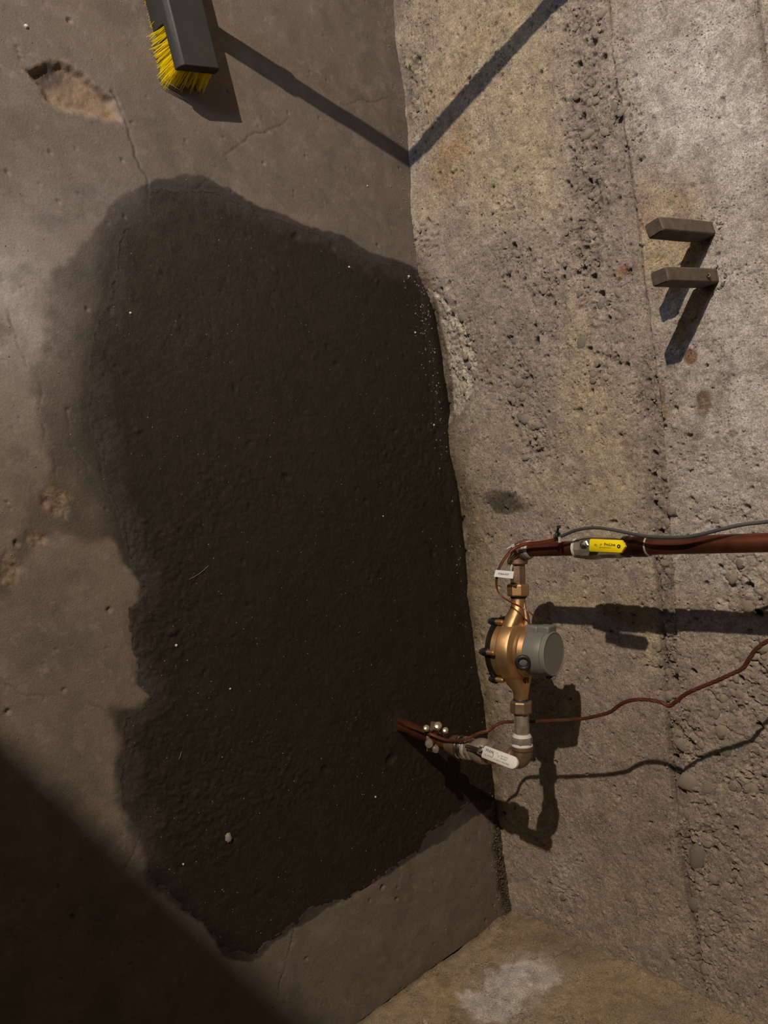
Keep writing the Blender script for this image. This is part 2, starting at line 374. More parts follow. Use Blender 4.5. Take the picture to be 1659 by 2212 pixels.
# pits of all sizes
def dens(A_, B_):
    i = np.clip(np.searchsorted(WA, A_), 0, len(WA) - 1); j = np.clip(np.searchsorted(WB, B_), 0, len(WB) - 1); return hc[i, j]
nP = 15000; pa = rng.uniform(0, 2.35, nP); pb = rng.uniform(0, .95, nP); pd = dens(pa, pb)
cl = (fbm(pa, pb, 7, 3, 14) + 1) / 2
pale_mask = ((pa > 1.55) & (pb > .62))
for i in range(nP):
    if rng.random() > .12 + .75 * cl[i] ** 2 + pd[i]: continue
    if pale_mask[i] and rng.random() < .75: continue
    lowp = pa[i] < .95
    if lowp and rng.random() < .45: continue
    big = rng.random() < (.004 if lowp else .010) + .1 * pd[i] * (.25 if lowp else .8)
    r = rng.uniform(.004, .0085) if big else .0016 + rng.exponential(.0009)
    stamp(H, WA, WB, pa[i], pb[i], r * rng.uniform(.8, 1.7), r, r * rng.uniform(.7, 1.3) + .0008, rng.uniform(-.6, .6) + math.pi * .3, 3)
for px, py, r in [(1262, 540, .011), (1248, 140, .009), (1255, 250, .008), (1142, 965, .010), (1160, 740, .009), (1155, 705, .006), (1410, 1030, .009), (1412, 1090, .008), (1108, 532, .009), (1285, 572, .008),
                  (1432, 1240, .008), (1425, 1150, .007), (1640, 1325, .01), (1500, 1450, .007), (1445, 1580, .008), (1455, 1640, .008), (1295, 635, .009), (1278, 598, .008), (1490, 1820, .009), (960, 655, .008), (973, 685, .01), (955, 625, .006),
                  (1545, 1835, .008), (1310, 655, .006), (1620, 1265, .009), (1590, 1790, .006), (1528, 790, .004), (1270, 390, .007), (1275, 410, .006), (1510, 2050, .009), (1640, 1570, .009)]:
    c_ = wl(px, py); stamp(H, WA, WB, c_[0], c_[1], r, r * .8, .016, rng.uniform(0, 3), 4)
for i in range(2600):   # embedded aggregate showing as small lumps
    q = rng.uniform(0, 2.35), rng.uniform(0, .95)
    if rng.random() > .1 + dens(*q): continue
    r = rng.uniform(.003, .008); stamp(H, WA, WB, q[0], q[1], r * 1.2, r, -r * .45, rng.uniform(0, 3), 2)
for pts in [[(1655, 30), (1640, 60)], [(1345, 425), (1372, 430), (1385, 470)], [(1044, 190), (1052, 260), (1058, 330)]]:
    H -= .0025 * np.exp(-(dist_line(a, b, [wl(*p) for p in pts]) / .002) ** 2)
H[:, WB > .965] *= .3; H[WA > 2.38] *= .3
# colours
T = np.empty(a.shape + (4,)); T[..., 3] = 0
c = np.ones(a.shape + (3,)) * np.array([.40, .335, .262])
n1 = fbm(a, b, 5, 4, 41); n2 = fbm(a, b, 14, 4, 42); n3 = fbm(a, b, 60, 3, 43)
c = mix(c, sstep(-.1, .5, n1) * .6, [.355, .295, .25]); c = mix(c, sstep(0, .5, n2) * .45, [.46, .39, .29]); c = mix(c, sstep(.05, .5, -n2) * .4, [.30, .25, .215])
yel = [.55, .45, .275]; mau = [.33, .275, .235]; pale = [.66, .625, .58]; och = [.42, .27, .115]; rust = [.24, .115, .05]; brn = [.2, .14, .08]
for px, py, rx, ry, k, s_ in [
    (1000, 120, 120, 160, yel, .5), (1130, 200, 60, 200, yel, .5), (1050, 400, 80, 110, yel, .4), (1170, 400, 30, 120, yel, .5), (1240, 760, 40, 140, yel, .6), (1280, 880, 50, 110, yel, .5), (1230, 960, 60, 60, yel, .3),
    (1320, 1020, 50, 120, yel, .5), (1180, 1050, 60, 60, yel, .3), (1250, 1320, 110, 120, yel, .25), (1395, 1390, 30, 40, yel, .8), (1340, 1580, 60, 100, yel, .1), (1010, 1200, 60, 200, [.40, .32, .18], .6), (1040, 1400, 50, 200, [.38, .3, .17], .5),
    (1270, 180, 60, 200, mau, .5), (1080, 620, 110, 140, mau, .45), (1180, 580, 80, 120, mau, .3), (1090, 760, 70, 120, mau, .5), (1330, 700, 60, 200, mau, .45), (1190, 900, 40, 160, mau, .4), (1450, 1500, 60, 200, mau, .3), (1560, 1800, 120, 260, mau, .3),
    (1250, 1800, 180, 220, [.32, .25, .2], .6), (1225, 1880, 40, 60, [.58, .52, .47], .5), (1290, 1700, 50, 60, [.43, .355, .27], .4), (1400, 2120, 120, 60, [.25, .21, .165], .5), (1400, 1750, 60, 200, [.30, .235, .19], .5), (1450, 480, 70, 110, yel, .6), (1560, 520, 80, 120, mau, .3),
    (1520, 120, 120, 200, pale, .9), (1500, 260, 120, 120, pale, .7), (1400, 150, 60, 160, pale, .6), (1620, 330, 60, 160, pale, .7), (1580, 700, 120, 200, pale, .5), (1560, 1000, 140, 200, pale, .45), (1540, 1200, 120, 120, pale, .3), (1640, 900, 60, 200, pale, .5),
    (1400, 480, 26, 90, och, .45), (1460, 430, 40, 30, och, .5), (1475, 530, 40, 30, och, .4), (1430, 540, 30, 40, och, .35), (965, 350, 26, 60, och, .7), (990, 310, 26, 60, och, .5), (940, 400, 30, 50, och, .3),
    (1000, 700, 26, 26, [.36, .24, .12], .3), (960, 800, 13, 60, och, .8), (955, 740, 10, 40, och, .6), (1225, 520, 8, 16, brn, .6), (1050, 790, 20, 30, brn, .5), (1080, 770, 14, 14, brn, .5)]:
    c = mix(c, np.clip(ell(px, py, rx, ry) * (1 + .5 * n2 + .3 * n3), 0, 1) * s_, k)
for px, py, rx, ry, k, s_ in [(1524, 862, 15, 18, brn, .95), (1520, 885, 10, 14, brn, .8), (1493, 770, 12, 14, rust, .9), (1347, 583, 11, 9, rust, .8), (1330, 592, 9, 9, och, .7), (1432, 850, 7, 22, brn, .8), (1436, 890, 6, 20, och, .6), (1585, 935, 9, 7, brn, .7),
                              (1500, 940, 20, 10, brn, .4), (1442, 1150, 8, 50, brn, .35), (1448, 1240, 9, 26, brn, .5), (1428, 1220, 8, 14, brn, .7), (1090, 1086, 34, 20, [.07, .055, .045], .92), (1070, 1078, 26, 18, [.1, .08, .06], .7), (1120, 1090, 26, 14, [.12, .095, .07], .6),
                              (1180, 1110, 12, 8, brn, .4), (1350, 960, 8, 8, brn, .6), (1360, 990, 7, 7, brn, .5), (1195, 1035, 8, 6, brn, .5), (1530, 620, 14, 20, brn, .3), (1565, 640, 12, 20, brn, .3)]:
    c = mix(c, np.clip(sstep(.25, .55, ell(px, py, rx * 1.25, ry * 1.25) + .12 * n3), 0, 1) * s_, k)
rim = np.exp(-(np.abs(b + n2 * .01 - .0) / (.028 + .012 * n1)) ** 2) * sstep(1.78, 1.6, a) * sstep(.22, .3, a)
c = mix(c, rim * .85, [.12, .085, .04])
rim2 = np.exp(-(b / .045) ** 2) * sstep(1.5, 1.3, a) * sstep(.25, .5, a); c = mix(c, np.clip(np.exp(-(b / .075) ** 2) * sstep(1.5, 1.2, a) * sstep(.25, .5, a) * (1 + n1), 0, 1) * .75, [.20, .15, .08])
c = mix(c, np.exp(-(b / .012) ** 2) * sstep(1.7, 1.9, a) * .5, [.5, .43, .35])
c = mix(c, chipm * .95, [.80, .72, .56]); c = mix(c, np.exp(-((b - zC) / .004) ** 2) * .35 * sstep(1.3, 1.0, a), [.12, .09, .06])
c = mix(c, np.exp(-((b - zB) / .003) ** 2) * .4 * sstep(1.1, 1.3, a), [.2, .155, .12]); c = mix(c, np.exp(-((b - zE) / .0035) ** 2) * .5, [.15, .12, .1])
strip = ((b > zC) & (b < zB)).astype(float) * sstep(1.5, 1.2, a); c = mix(c, strip * .55, [.31, .25, .20])
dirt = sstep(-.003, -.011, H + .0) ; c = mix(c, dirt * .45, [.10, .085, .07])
c = mix(c, sstep(.05, .45, fbm(a, b, 33, 4, 44, .65)) * .4, [.27, .22, .185]); c = mix(c, sstep(.1, .5, -fbm(a, b, 27, 4, 45, .65)) * .35, [.56, .49, .39])
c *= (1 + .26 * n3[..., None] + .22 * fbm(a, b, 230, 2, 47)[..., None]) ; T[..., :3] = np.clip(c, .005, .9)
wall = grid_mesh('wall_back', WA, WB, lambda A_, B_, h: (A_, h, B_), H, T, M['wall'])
WALLH = H.copy()
def wall_h(x, z): return WALLH[np.clip(np.searchsorted(WA, x), 0, len(WA) - 1), np.clip(np.searchsorted(WB, z), 0, len(WB) - 1)]

# ---- floor (z = 0)
FA = lines(0, 2.36, .0026, (2.6, 3.4, 4.6)); FB = np.concatenate([[-.03, -.022], lines(-.0182, 1.26, .0026, (1.5, 2.5, 4.0))])
a, b = np.meshgrid(FA, FB, indexing='ij')
n1 = fbm(a, b, 4, 4, 51); n2 = fbm(a, b, 13, 4, 52); n3 = fbm(a, b, 55, 3, 53); n4 = fbm(a, b, 200, 2, 54)
H = n1 * .003 + n2 * .0008 + n3 * .0003
WET = [(935, 570), (905, 583), (860, 568), (830, 566), (800, 560), (770, 545), (745, 522), (700, 505), (655, 488), (600, 470), (560, 452), (520, 432), (470, 414), (435, 404), (400, 407), (352, 400), (322, 420), (316, 455), (290, 475), (262, 492), (248, 520), (247, 570), (238, 640), (212, 680),
       (198, 740), (192, 800), (190, 870), (200, 940), (222, 1000), (226, 1035), (245, 1080), (258, 1130), (268, 1180), (278, 1225), (300, 1260), (305, 1290), (278, 1312), (280, 1360), (290, 1420), (298, 1480), (322, 1503), (312, 1525), (270, 1545), (258, 1590), (262, 1640), (250, 1690), (262, 1750), (300, 1795), (318, 1850),
       (312, 1890), (345, 1915), (380, 1950), (420, 1985), (458, 2010), (475, 2045), (512, 2062), (548, 2068), (590, 2035), (640, 2000), (662, 1972), (700, 1957), (738, 1952), (768, 1935), (800, 1915), (840, 1885), (870, 1868), (905, 1848), (918, 1815), (945, 1790), (965, 1775), (1000, 1748), (1030, 1732), (1062, 1738), (1090, 1740), (1080, 1600), (1050, 1300), (1020, 1050), (1000, 800)]
DAMP = [(910, 585), (860, 560), (800, 545), (740, 508), (700, 495), (640, 478), (600, 462), (550, 438), (500, 408), (470, 398), (440, 380), (400, 378), (345, 386), (320, 400), (272, 410), (250, 440), (215, 480), (190, 520), (150, 560), (112, 590), (100, 640), (112, 700), (100, 755), (72, 790), (78, 850), (92, 900), (100, 960), (108, 1010),
        (95, 1050), (60, 1075), (55, 1120), (40, 1150), (8, 1230), (-20, 1240), (-20, 1300), (12, 1280), (50, 1215), (90, 1170), (130, 1150), (190, 1168), (240, 1165), (255, 1205), (280, 1235), (300, 1262), (300, 1290), (285, 1330), (300, 1480), (320, 1503), (300, 1530), (240, 1525), (245, 1560), (255, 1600), (245, 1700), (262, 1760), (310, 1850), (312, 1900), (460, 2015), (480, 2060), (545, 2080), (640, 2005), (900, 1855), (1062, 1742), (1060, 1300)]
wx = a + fbm(a, b, 22, 4, 61) * .008 + fbm(a, b, 90, 2, 62) * .003; wy = b + fbm(a, b, 22, 4, 63) * .008 + fbm(a, b, 90, 2, 64) * .003
dw = sdf_poly(wx, wy, [fl(*p) for p in WET]); dd = sdf_poly(wx, wy, [fl(*p) for p in DAMP])
wet = sstep(.0015, -.0015, dw); sf = .003 + .010 * sstep(.8, .95, b); damp = sstep(sf, -sf, dd + .006 * n3 * sstep(.8, .95, b))
leftside = sstep(.85, 1.0, b + .15 * np.sin(a * 3)); damp = damp * (1 - .0 * leftside)
H -= .0015 * sstep(.012, -.004, dw)
hole = sdf_poly(wx, wy, [fl(*p) for p in [(48, 150), (80, 140), (130, 126), (160, 138), (180, 152), (205, 180), (230, 200), (247, 212), (262, 245), (262, 268), (235, 262), (205, 250), (170, 245), (130, 240), (105, 225), (95, 200), (70, 170)]])
holem = sstep(.003, -.014, hole + n3 * .005); H -= holem * (.012 + .003 * n3 + .004 * n2) + .0015 * fbm(a, b, 110, 3, 75, .7) * sstep(.012, .0, hole)
rub = np.maximum(ell(120, 1085, 34, 34, fl, AA=a, BB=b), np.maximum(ell(75, 1165, 26, 24, fl, AA=a, BB=b), ell(20, 1235, 24, 40, fl, AA=a, BB=b)))
rub = sstep(.25, .7, rub + .3 * n3); H += rub * (fbm(a, b, 80, 4, 71, .65) * .006 - .002)
crk = np.zeros_like(a)
for pts, wd, s_ in [([(243, 200), (255, 225), (264, 245), (270, 275), (282, 310), (290, 335), (302, 362), (318, 385), (322, 400), (320, 425)], .0022, 1), ([(430, 408), (450, 385), (465, 362), (480, 345), (510, 318), (545, 290), (575, 280), (604, 270)], .0014, .8), ([(604, 270), (640, 240), (680, 238), (730, 224), (770, 222), (810, 216), (840, 214)], .0013, .7),
                    ([(-5, 1478), (60, 1500), (140, 1505), (200, 1520), (235, 1535)], .0015, .5), ([(332, 1788), (310, 1800), (290, 1830), (265, 1880)], .0015, .6), ([(634, 2005), (625, 2050), (620, 2085), (605, 2120), (600, 2158)], .0013, .9), ([(12, 672), (30, 710), (45, 745), (55, 775), (62, 800)], .0016, .8), ([(92, 830), (95, 855), (88, 890), (95, 935), (92, 960)], .0013, .7),
                    ([(237, 0), (232, 60), (238, 130), (243, 200)], .001, .3), ([(118, 985), (122, 1030), (124, 1060)], .0015, .6), ([(0, 972), (40, 980), (80, 970), (110, 965), (160, 965)], .001, .4), ([(200, 460), (240, 492), (300, 478), (318, 455)], .0012, .3), ([(155, 880), (150, 930), (160, 975), (190, 1010)], .0012, .5)]:
    dl = dist_line(wx + n3 * .001, wy, [fl(*p) for p in pts]); crk = np.maximum(crk, s_ * np.exp(-(dl / wd) ** 2)); wd *= .8; H -= .003 * s_ * np.exp(-(dl / wd) ** 2) * sstep(-.25, .2, n2 + .3 * s_)
for i in range(900):
    q = rng.uniform(0, 2.35), rng.uniform(0, 1.25)
    r = .0015 + rng.exponential(.0008); stamp(H, FA, FB, q[0], q[1], r * 1.3, r, r * .9, rng.uniform(0, 3), 3)
crumb = np.exp(-(np.abs(b) / .035) ** 2) * sstep(-.1, .4, n2 + .2); H += crumb * np.abs(n4) * .003
c = np.ones(a.shape + (3,)) * np.array([.252, .202, .165])
c = mix(c, sstep(-.1, .5, n1) * .5, [.215, .18, .155]); c = mix(c, sstep(0, .5, n2) * .35, [.27, .232, .20]); c = mix(c, sstep(0, .6, -n2) * .3, [.19, .165, .14])
for px, py, rx, ry, k, s_ in [(60, 700, 100, 160, [.60, .56, .55], .85), (230, 430, 120, 90, [.31, .28, .265], .6), (100, 520, 120, 120, [.38, .35, .34], .6), (50, 900, 80, 120, [.34, .3, .275], .6), (20, 600, 60, 80, [.6, .57, .57], .7), (75, 745, 20, 20, [.6, .56, .54], .5), (640, 470, 60, 14, [.32, .26, .22], .5),
                              (140, 1380, 120, 60, [.18, .165, .13], .6), (100, 1420, 60, 50, [.15, .14, .11], .5), (150, 1650, 60, 80, [.16, .145, .115], .5), (120, 1230, 120, 60, [.28, .23, .19], .4), (70, 1550, 100, 100, [.25, .2, .165], .4), (220, 1450, 50, 60, [.22, .19, .165], .4), (240, 1700, 14, 60, [.3, .25, .2], .5),
                              (800, 60, 60, 160, [.2, .165, .14], .5), (650, 120, 80, 60, [.21, .17, .155], .5), (960, 1960, 90, 40, [.21, .165, .135], .4), (700, 2010, 30, 20, [.33, .3, .25], .6), (850, 2080, 140, 60, [.20, .15, .125], .5), (640, 2100, 40, 60, [.25, .22, .18], .4)]:
    c = mix(c, np.clip(ell(px, py, rx, ry, fl, AA=a, BB=b) * (1 + .6 * n2 + .3 * n3), 0, 1) * s_, k)
c = mix(c, sstep(.0, .5, fbm(a, b, 28, 4, 73, .65)) * .45, [.33, .28, .25]); c = mix(c, sstep(.0, .5, -fbm(a, b, 20, 4, 74, .65)) * .4, [.14, .12, .105])
spk = sstep(.42, .6, fbm(a, b, 70, 3, 72) + .25 * n2); c = mix(c, spk * .35, [.38, .33, .29])
halo = sstep(.03, .0, np.abs(dw - .012)) * sstep(-.1, .3, n2) * sstep(1.6, 1.8, a); c = mix(c, halo * .3, [.34, .28, .24])
c = mix(c, holem * .9, [.40, .28, .19]); hs = ell(105, 165, 40, 26, fl, AA=a, BB=b) * holem; c = mix(c, np.clip(hs * 1.5 + .4 * n3 * hs, 0, 1) * .85, [.085, .07, .065])
c = mix(c, np.exp(-((hole + .002 + n3 * .006) / .008) ** 2) * .5 * sstep(-.3, .3, n3 + .1), [.42, .33, .26])
dsoft = damp * np.clip(.80 + .35 * n2 + .35 * sstep(.05, 0, dw), 0, 1.25); c = c * (1 - .60 * dsoft[..., None]) + np.array([.004, .002, 0]) * dsoft[..., None]
c = mix(c, rub * .55, [.30, .21, .12]); c = mix(c, sstep(.3, .7, n4 + .2 * n3) * rub * .6, [.45, .38, .28])
c = mix(c, crk * .6 * sstep(-.3, .2, n2 + .2), [.07, .055, .045])
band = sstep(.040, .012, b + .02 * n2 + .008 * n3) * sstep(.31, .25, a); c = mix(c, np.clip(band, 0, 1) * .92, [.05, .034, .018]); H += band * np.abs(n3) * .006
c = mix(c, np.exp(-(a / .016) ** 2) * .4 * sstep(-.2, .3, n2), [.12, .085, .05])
c *= 1 + .07 * n3[..., None]
T = np.concatenate([np.clip(c, .004, .9), damp[..., None]], -1)
inner = dw < -.012
floor = grid_mesh('floor', FA, FB, lambda A_, B_, h: (A_, B_, h), H - np.where(dw < -.008, .006, 0), T, M['floor'], keep=~inner)
# the fresh mortar patch: its own surface with a torn edge, let into the floor
Hp = n1 * .003 + n2 * .0009 + fbm(a, b, 45, 3, 81, .5) * .0007 + fbm(a, b, 170, 2, 82, .6) * .0007 - .0015
tro = fbm(a * 1.0, b * 6, 14, 3, 83); Hp += tro * .0004
rough = sstep(-.1, .5, fbm(a, b, 5, 3, 84) + .5 * ell(330, 1350, 90, 250, fl, AA=a, BB=b) + .3 * ell(430, 1800, 120, 200, fl, AA=a, BB=b)); Hp += rough * fbm(a, b, 120, 3, 85, .8) * .0026
Hp += .004 * sstep(-.03, 0, -np.abs(b)) * sstep(.5, .6, a) - sstep(-.001, .003, dw) * .006
Hp += .010 * np.exp(-(((a - .587) ** 2 + (b - .277) ** 2) / .0009))
for i in range(1500):
    q = rng.uniform(.1, 1.9), rng.uniform(0, .95); r = .0016 + rng.exponential(.0011); stamp(Hp, FA, FB, q[0], q[1], r * 1.5, r, r * rng.choice([.5, -.4]), rng.uniform(0, 3), 2)
cp = np.ones(a.shape + (3,)) * np.array([.058, .044, .030])
cp = mix(cp, sstep(-.1, .5, n1) * .5, [.048, .036, .024]); cp = mix(cp, sstep(0, .5, n2) * .4, [.070, .054, .038]); cp = mix(cp, sstep(.9, 1.7, a) * .5, [.086, .074, .062])  # patch colour greyer and paler toward the upper left, standing in for cool light
cp = mix(cp, sstep(.45, .75, fbm(a, b, 160, 2, 86)) * .4, [.14, .115, .085]); cp *= (.60 + .42 * sstep(1.1, 1.9, a) * sstep(.1, .8, b))[..., None]; cp *= np.array([1.04, 1, .86]); edge = sstep(-.055, 0, dw + .02 * n2) * sstep(-.35, .3, n2 + .2 * n1) * np.maximum(sstep(1.15, 1.35, a), sstep(.75, .85, b)); cp = mix(cp, edge * .5, [.085, .068, .055]); lt = np.maximum(sstep(1.3, 1.5, a), sstep(.72, .82, b)) * sstep(.45, .6, a); cp = mix(cp, np.clip(1 + (dw + .022 * n2 + .01 * n3) / .045, 0, 1) * lt, [.098, .080, .066])
cp *= (1 + .22 * n3[..., None])
Tp = np.concatenate([np.clip(cp, .003, .9), np.ones(a.shape + (1,)) * .8], -1)
patch = grid_mesh('mortar_patch', FA, FB, lambda A_, B_, h: (A_, B_, h), Hp, Tp, M['mortar'], parent=floor, keep=dw < .0015)
patch['label'] = 'large dark damp mortar patch with a ragged edge'
FLH = np.where(dw < 0, Hp, H)
def floor_h(x, y): return FLH[np.clip(np.searchsorted(FA, x), 0, len(FA) - 1), np.clip(np.searchsorted(FB, y), 0, len(FB) - 1)]
isw = lambda x, y: dw[np.clip(np.searchsorted(FA, x), 0, len(FA) - 1), np.clip(np.searchsorted(FB, y), 0, len(FB) - 1)] < -.006

# ---- end wall (x = 0)
EA = lines(0, .72, .003, (1.5, 2.6, 4.0)); EB = lines(0, .72, .003, (1.2, 2.4)); a, b = np.meshgrid(EA, EB, indexing='ij')
n1 = fbm(a, b, 4, 4, 91); n2 = fbm(a, b, 14, 4, 92); n3 = fbm(a, b, 60, 3, 93)
H = n1 * .005 + n2 * .003 + n3 * .0008; H += .012 * np.exp(-(a / .05) ** 2) * (.5 + n2)
for i in range(700):
    q = rng.uniform(0, .7), rng.uniform(0, .7); r = .0018 + rng.exponential(.0012); stamp(H, EA, EB, q[0], q[1], r * 1.3, r, r, rng.uniform(0, 3), 3)
c = np.ones(a.shape + (3,)) * np.array([.36, .285, .19]); c = mix(c, sstep(-.1, .5, n1) * .5, [.33, .25, .17]); c = mix(c, sstep(0, .5, n2) * .4, [.42, .34, .23])
for px, py, rx, ry, k, s_ in [(1150, 2100, 60, 35, [.62, .58, .55], .8), (1080, 2160, 70, 40, [.6, .56, .53], .6), (1250, 2060, 60, 30, [.26, .2, .14], .7), (1180, 2030, 50, 18, [.17, .12, .08], .7), (1250, 2150, 80, 40, [.42, .33, .2], .6), (960, 2150, 50, 24, [.4, .3, .16], .6), (1450, 2190, 80, 30, [.25, .2, .15], .6)]:
    c = mix(c, np.clip(ell(px, py, rx, ry, el, AA=a, BB=b) * (1 + .8 * n2 + .6 * n3), 0, 1) * s_, k)
ef = np.clip(ell(1140, 2105, 75, 40, el, AA=a, BB=b) + ell(1060, 2165, 80, 45, el, AA=a, BB=b), 0, 1); c = mix(c, sstep(.35, .6, ef + .5 * fbm(a, b, 30, 4, 94, .65)) * .75, [.66, .61, .57]); c = mix(c, sstep(.1, .5, fbm(a, b, 20, 4, 95, .6)) * .4, [.24, .175, .105]); c = mix(c, np.exp(-(b / .012) ** 2) * .6, [.17, .12, .06]); c *= 1 + .25 * n3[..., None]; H += fbm(a, b, 40, 4, 96, .6) * .003
T = np.concatenate([np.clip(c, .01, .9), np.zeros(a.shape + (1,))], -1)
endw = grid_mesh('wall_right', EA, EB, lambda A_, B_, h: (h, A_, B_), H, T, M['wall'])

# ---- rest of the cellar, outside the frame
def plane(name, vs):
    mb = MB(); n_ = nrm(np.cross(np.array(vs[1]) - vs[0], np.array(vs[2]) - vs[0])) * .1
    mb.add(list(map(np.array, vs)) + [np.array(v) + n_ for v in vs], [(0, 1, 2, 3), (7, 6, 5, 4), (0, 4, 5, 1), (1, 5, 6, 2), (2, 6, 7, 3), (3, 7, 4, 0)])
    o = mb.build(name, M['plain'], org=(0, 0, 0), smooth=False); o['kind'] = 'structure'; return o
plane('wall_left', [(4.6, 0, 0), (4.6, 0, 2.4), (4.6, 4, 2.4), (4.6, 4, 0)][::-1])
plane('wall_front', [(0, 4, 0), (4.6, 4, 0), (4.6, 4, 2.4), (0, 4, 2.4)][::-1])
plane('ceiling', [(0, 0, 2.4), (0, 4, 2.4), (4.6, 4, 2.4), (4.6, 0, 2.4)][::-1])
# unseen slab added for the camera holder's shadow across the lower left floor
pe = np.array([.76, 1.118, 0]); pdv = nrm([3.44 - .76, 2.69 - 1.118, 0]); px0 = pe + pdv * 1.75
mb = MB(); mb.box((px0[0], px0[1] + .8, 1.19), ((1, 0, 0), (0, 1, 0), (0, 0, 1)), (.05, .8, 1.2))
o = mb.build('shadow_slab', M['plain'], org=(0, 0, 0), smooth=False); o['kind'] = 'structure'

# ---- aggregate stones in the honeycombed bands (parts of the wall)
def dome(seed):
    r_ = random.Random(seed); vs = [(0, 0, 1)]; fs = []; n = 8
    for k, (rr, hh) in enumerate([(.55, .82), (.92, .38), (1.0, -.35)]):
        for i in range(n):
            t = 2 * math.pi * (i + .5 * (k % 2)) / n; q = r_.uniform(.82, 1.12); vs.append((math.cos(t) * rr * q, math.sin(t) * rr * q, hh * r_.uniform(.85, 1.1)))
    for i in range(n): fs.append((0, 1 + i, 1 + (i + 1) % n))
    for k in range(2):
        for i in range(n):
            A0 = 1 + k * n + i; A1 = 1 + k * n + (i + 1) % n; fs.append((A0, A0 + n, A1 + n, A1))
    me = bpy.data.meshes.new('stone'); me.from_pydata(vs, [], fs); me.polygons.foreach_set('use_smooth', [True] * len(fs)); return me
DM = []
for s_ in range(8):
    me = dome(s_); me.materials.append(M['stone'] if s_ % 4 else M['stone_dark']); me.update(); DM.append(me)
def stone(x, z, r, hgt=.5, asp=1.0, ang=None, k=None):
    o = bpy.data.objects.new('stone', DM[rng.integers(8) if k is None else k]); col.objects.link(o); o.parent = wall
    an = rng.uniform(0, 6.28) if ang is None else ang
    ux = Vector((math.cos(an), 0, math.sin(an))); uz = Vector((0, 1, 0)); uy = uz.cross(ux)
    h = wall_h(x, z); rm = Matrix((ux, uy, uz)).transposed().to_4x4()
    o.matrix_local = Matrix.Translation((x, h - r * .1, z)) @ rm @ Matrix.Diagonal((r * asp, r, r * hgt, 1))
for px, py, r, hg, asp, an, k in [(1505, 1852, .018, .45, 1.9, math.radians(20), 4), (1488, 1690, .02, .35, 1.3, 1, 1), (1453, 1105, .011, .7, 1, 0, 0), (1475, 1612, .016, .35, 1.2, 1.5, 1), (1560, 1510, .009, .6, 1.2, 0, 2), (1443, 1505, .011, .5, 1.2, .3, 1), (1400, 555, .006, .4, 1, 0, 1),
                                 (1120, 828, .011, .5, 1.2, 1, 4), (1128, 858, .012, .5, 1.3, 1.2, 1), (1100, 582, .009, .6, 1.1, 0, 1), (1135, 905, .012, .4, 1.4, 1.4, 3), (1256, 740, .012, .35, 1.3, .5, 4), (1530, 1700, .014, .3, 1.6, .6, 1), (1570, 1620, .012, .4, 1.3, .4, 4), (1558, 1580, .013, .4, 1.2, 0, 1), (1420, 1230, .01, .5, 1.2, 0, 1),
                                 (1408, 1065, .009, .6, 1.5, 1.1, 0), (1440, 1130, .01, .5, 1.2, 0, 1), (1300, 30, .009, .8, 1.6, 1, 1), (1262, 290, .01, .7, 1.8, 1.3, 1), (1500, 1960, .016, .4, 1.3, 1, 4), (1540, 1900, .012, .4, 1.2, 1, 1), (1590, 2010, .016, .4, 1.3, 1, 3), (1480, 1760, .012, .4, 1.4, 0, 1), (1615, 1310, .012, .4, 1.2, 0, 1), (1626, 1705, .01, .4, 1.3, 0, 2), (1650, 1400, .012, .5, 1, 0, 1)]:
    x, z = wl(px, py); stone(x, z, r, hg, asp, an, k)
cnt = 0
while cnt < 255:
    x, z = rng.uniform(.02, 2.3), rng.uniform(.01, .93)
    if x > 2.25 or dens(x, z) < .45 or rng.random() > dens(x, z): continue
    stone(x, z, rng.uniform(.0045, .009), rng.uniform(.2, .5), rng.uniform(1, 1.7)); cnt += 1
# still smaller aggregate, crumbly
def lumps(n, sampler, rmin, rmax):
    mb = MB()
    for i in range(n):
        q = sampler()
        if q is None: continue
        p, nn = q; r = rng.uniform(rmin, rmax); A_, u, v = frame(nn); k = rng.uniform(0, 6)
        ring = [np.array(p) + (u * math.cos(k + t * 1.2566) + v * math.sin(k + t * 1.2566)) * r * rng.uniform(.7, 1.2) for t in range(5)]
        top = np.array(p) + A_ * r * rng.uniform(.6, 1.1) + u * r * rng.uniform(-.3, .3)
        mb.add(ring + [top, np.array(p) - A_ * r * .5], [(0, 1, 5), (1, 2, 5), (2, 3, 5), (3, 4, 5), (4, 0, 5), (1, 0, 6), (2, 1, 6), (3, 2, 6), (4, 3, 6), (0, 4, 6)])
    return mb
def smp():
    x, z = rng.uniform(.02, 2.3), rng.uniform(.005, .93); d = dens(x, z)
    if rng.random() > d * .9 + .02: return None
    return (x, wall_h(x, z) + .0003, z), (0, 1, 0)
o = lumps(9000, smp, .0018, .004).build('crumbly_aggregate', M['stone'], wall, smooth=False); o['kind'] = 'stuff'
def smp2():
    x, y = rng.uniform(.0, 2.3), abs(rng.normal(0, .026)) + .002
    if x < .3 and rng.random() < .5: y = rng.uniform(0, .05)
    k = .1 + .9 * (1.35 < x < 1.75) + .6 * (x < .3) + .3 * (1.2 < x < 1.35)
    if rng.random() > k: return None
    return (x, y, floor_h(x, y) + .0005), (0, 0, 1)
o = lumps(700, smp2, .0012, .0028).build('grit_line', M['grit'], floor, smooth=False); o['kind'] = 'stuff'
def smp4():
    x, y = rng.uniform(.0, .28), abs(rng.normal(0, .014)) + .001
    return (x, y, floor_h(x, y) + .001), (0, 0, 1)
o = lumps(420, smp4, .0015, .0042).build('damp_crumbs', M['crumb'], floor, smooth=False); o['kind'] = 'stuff'
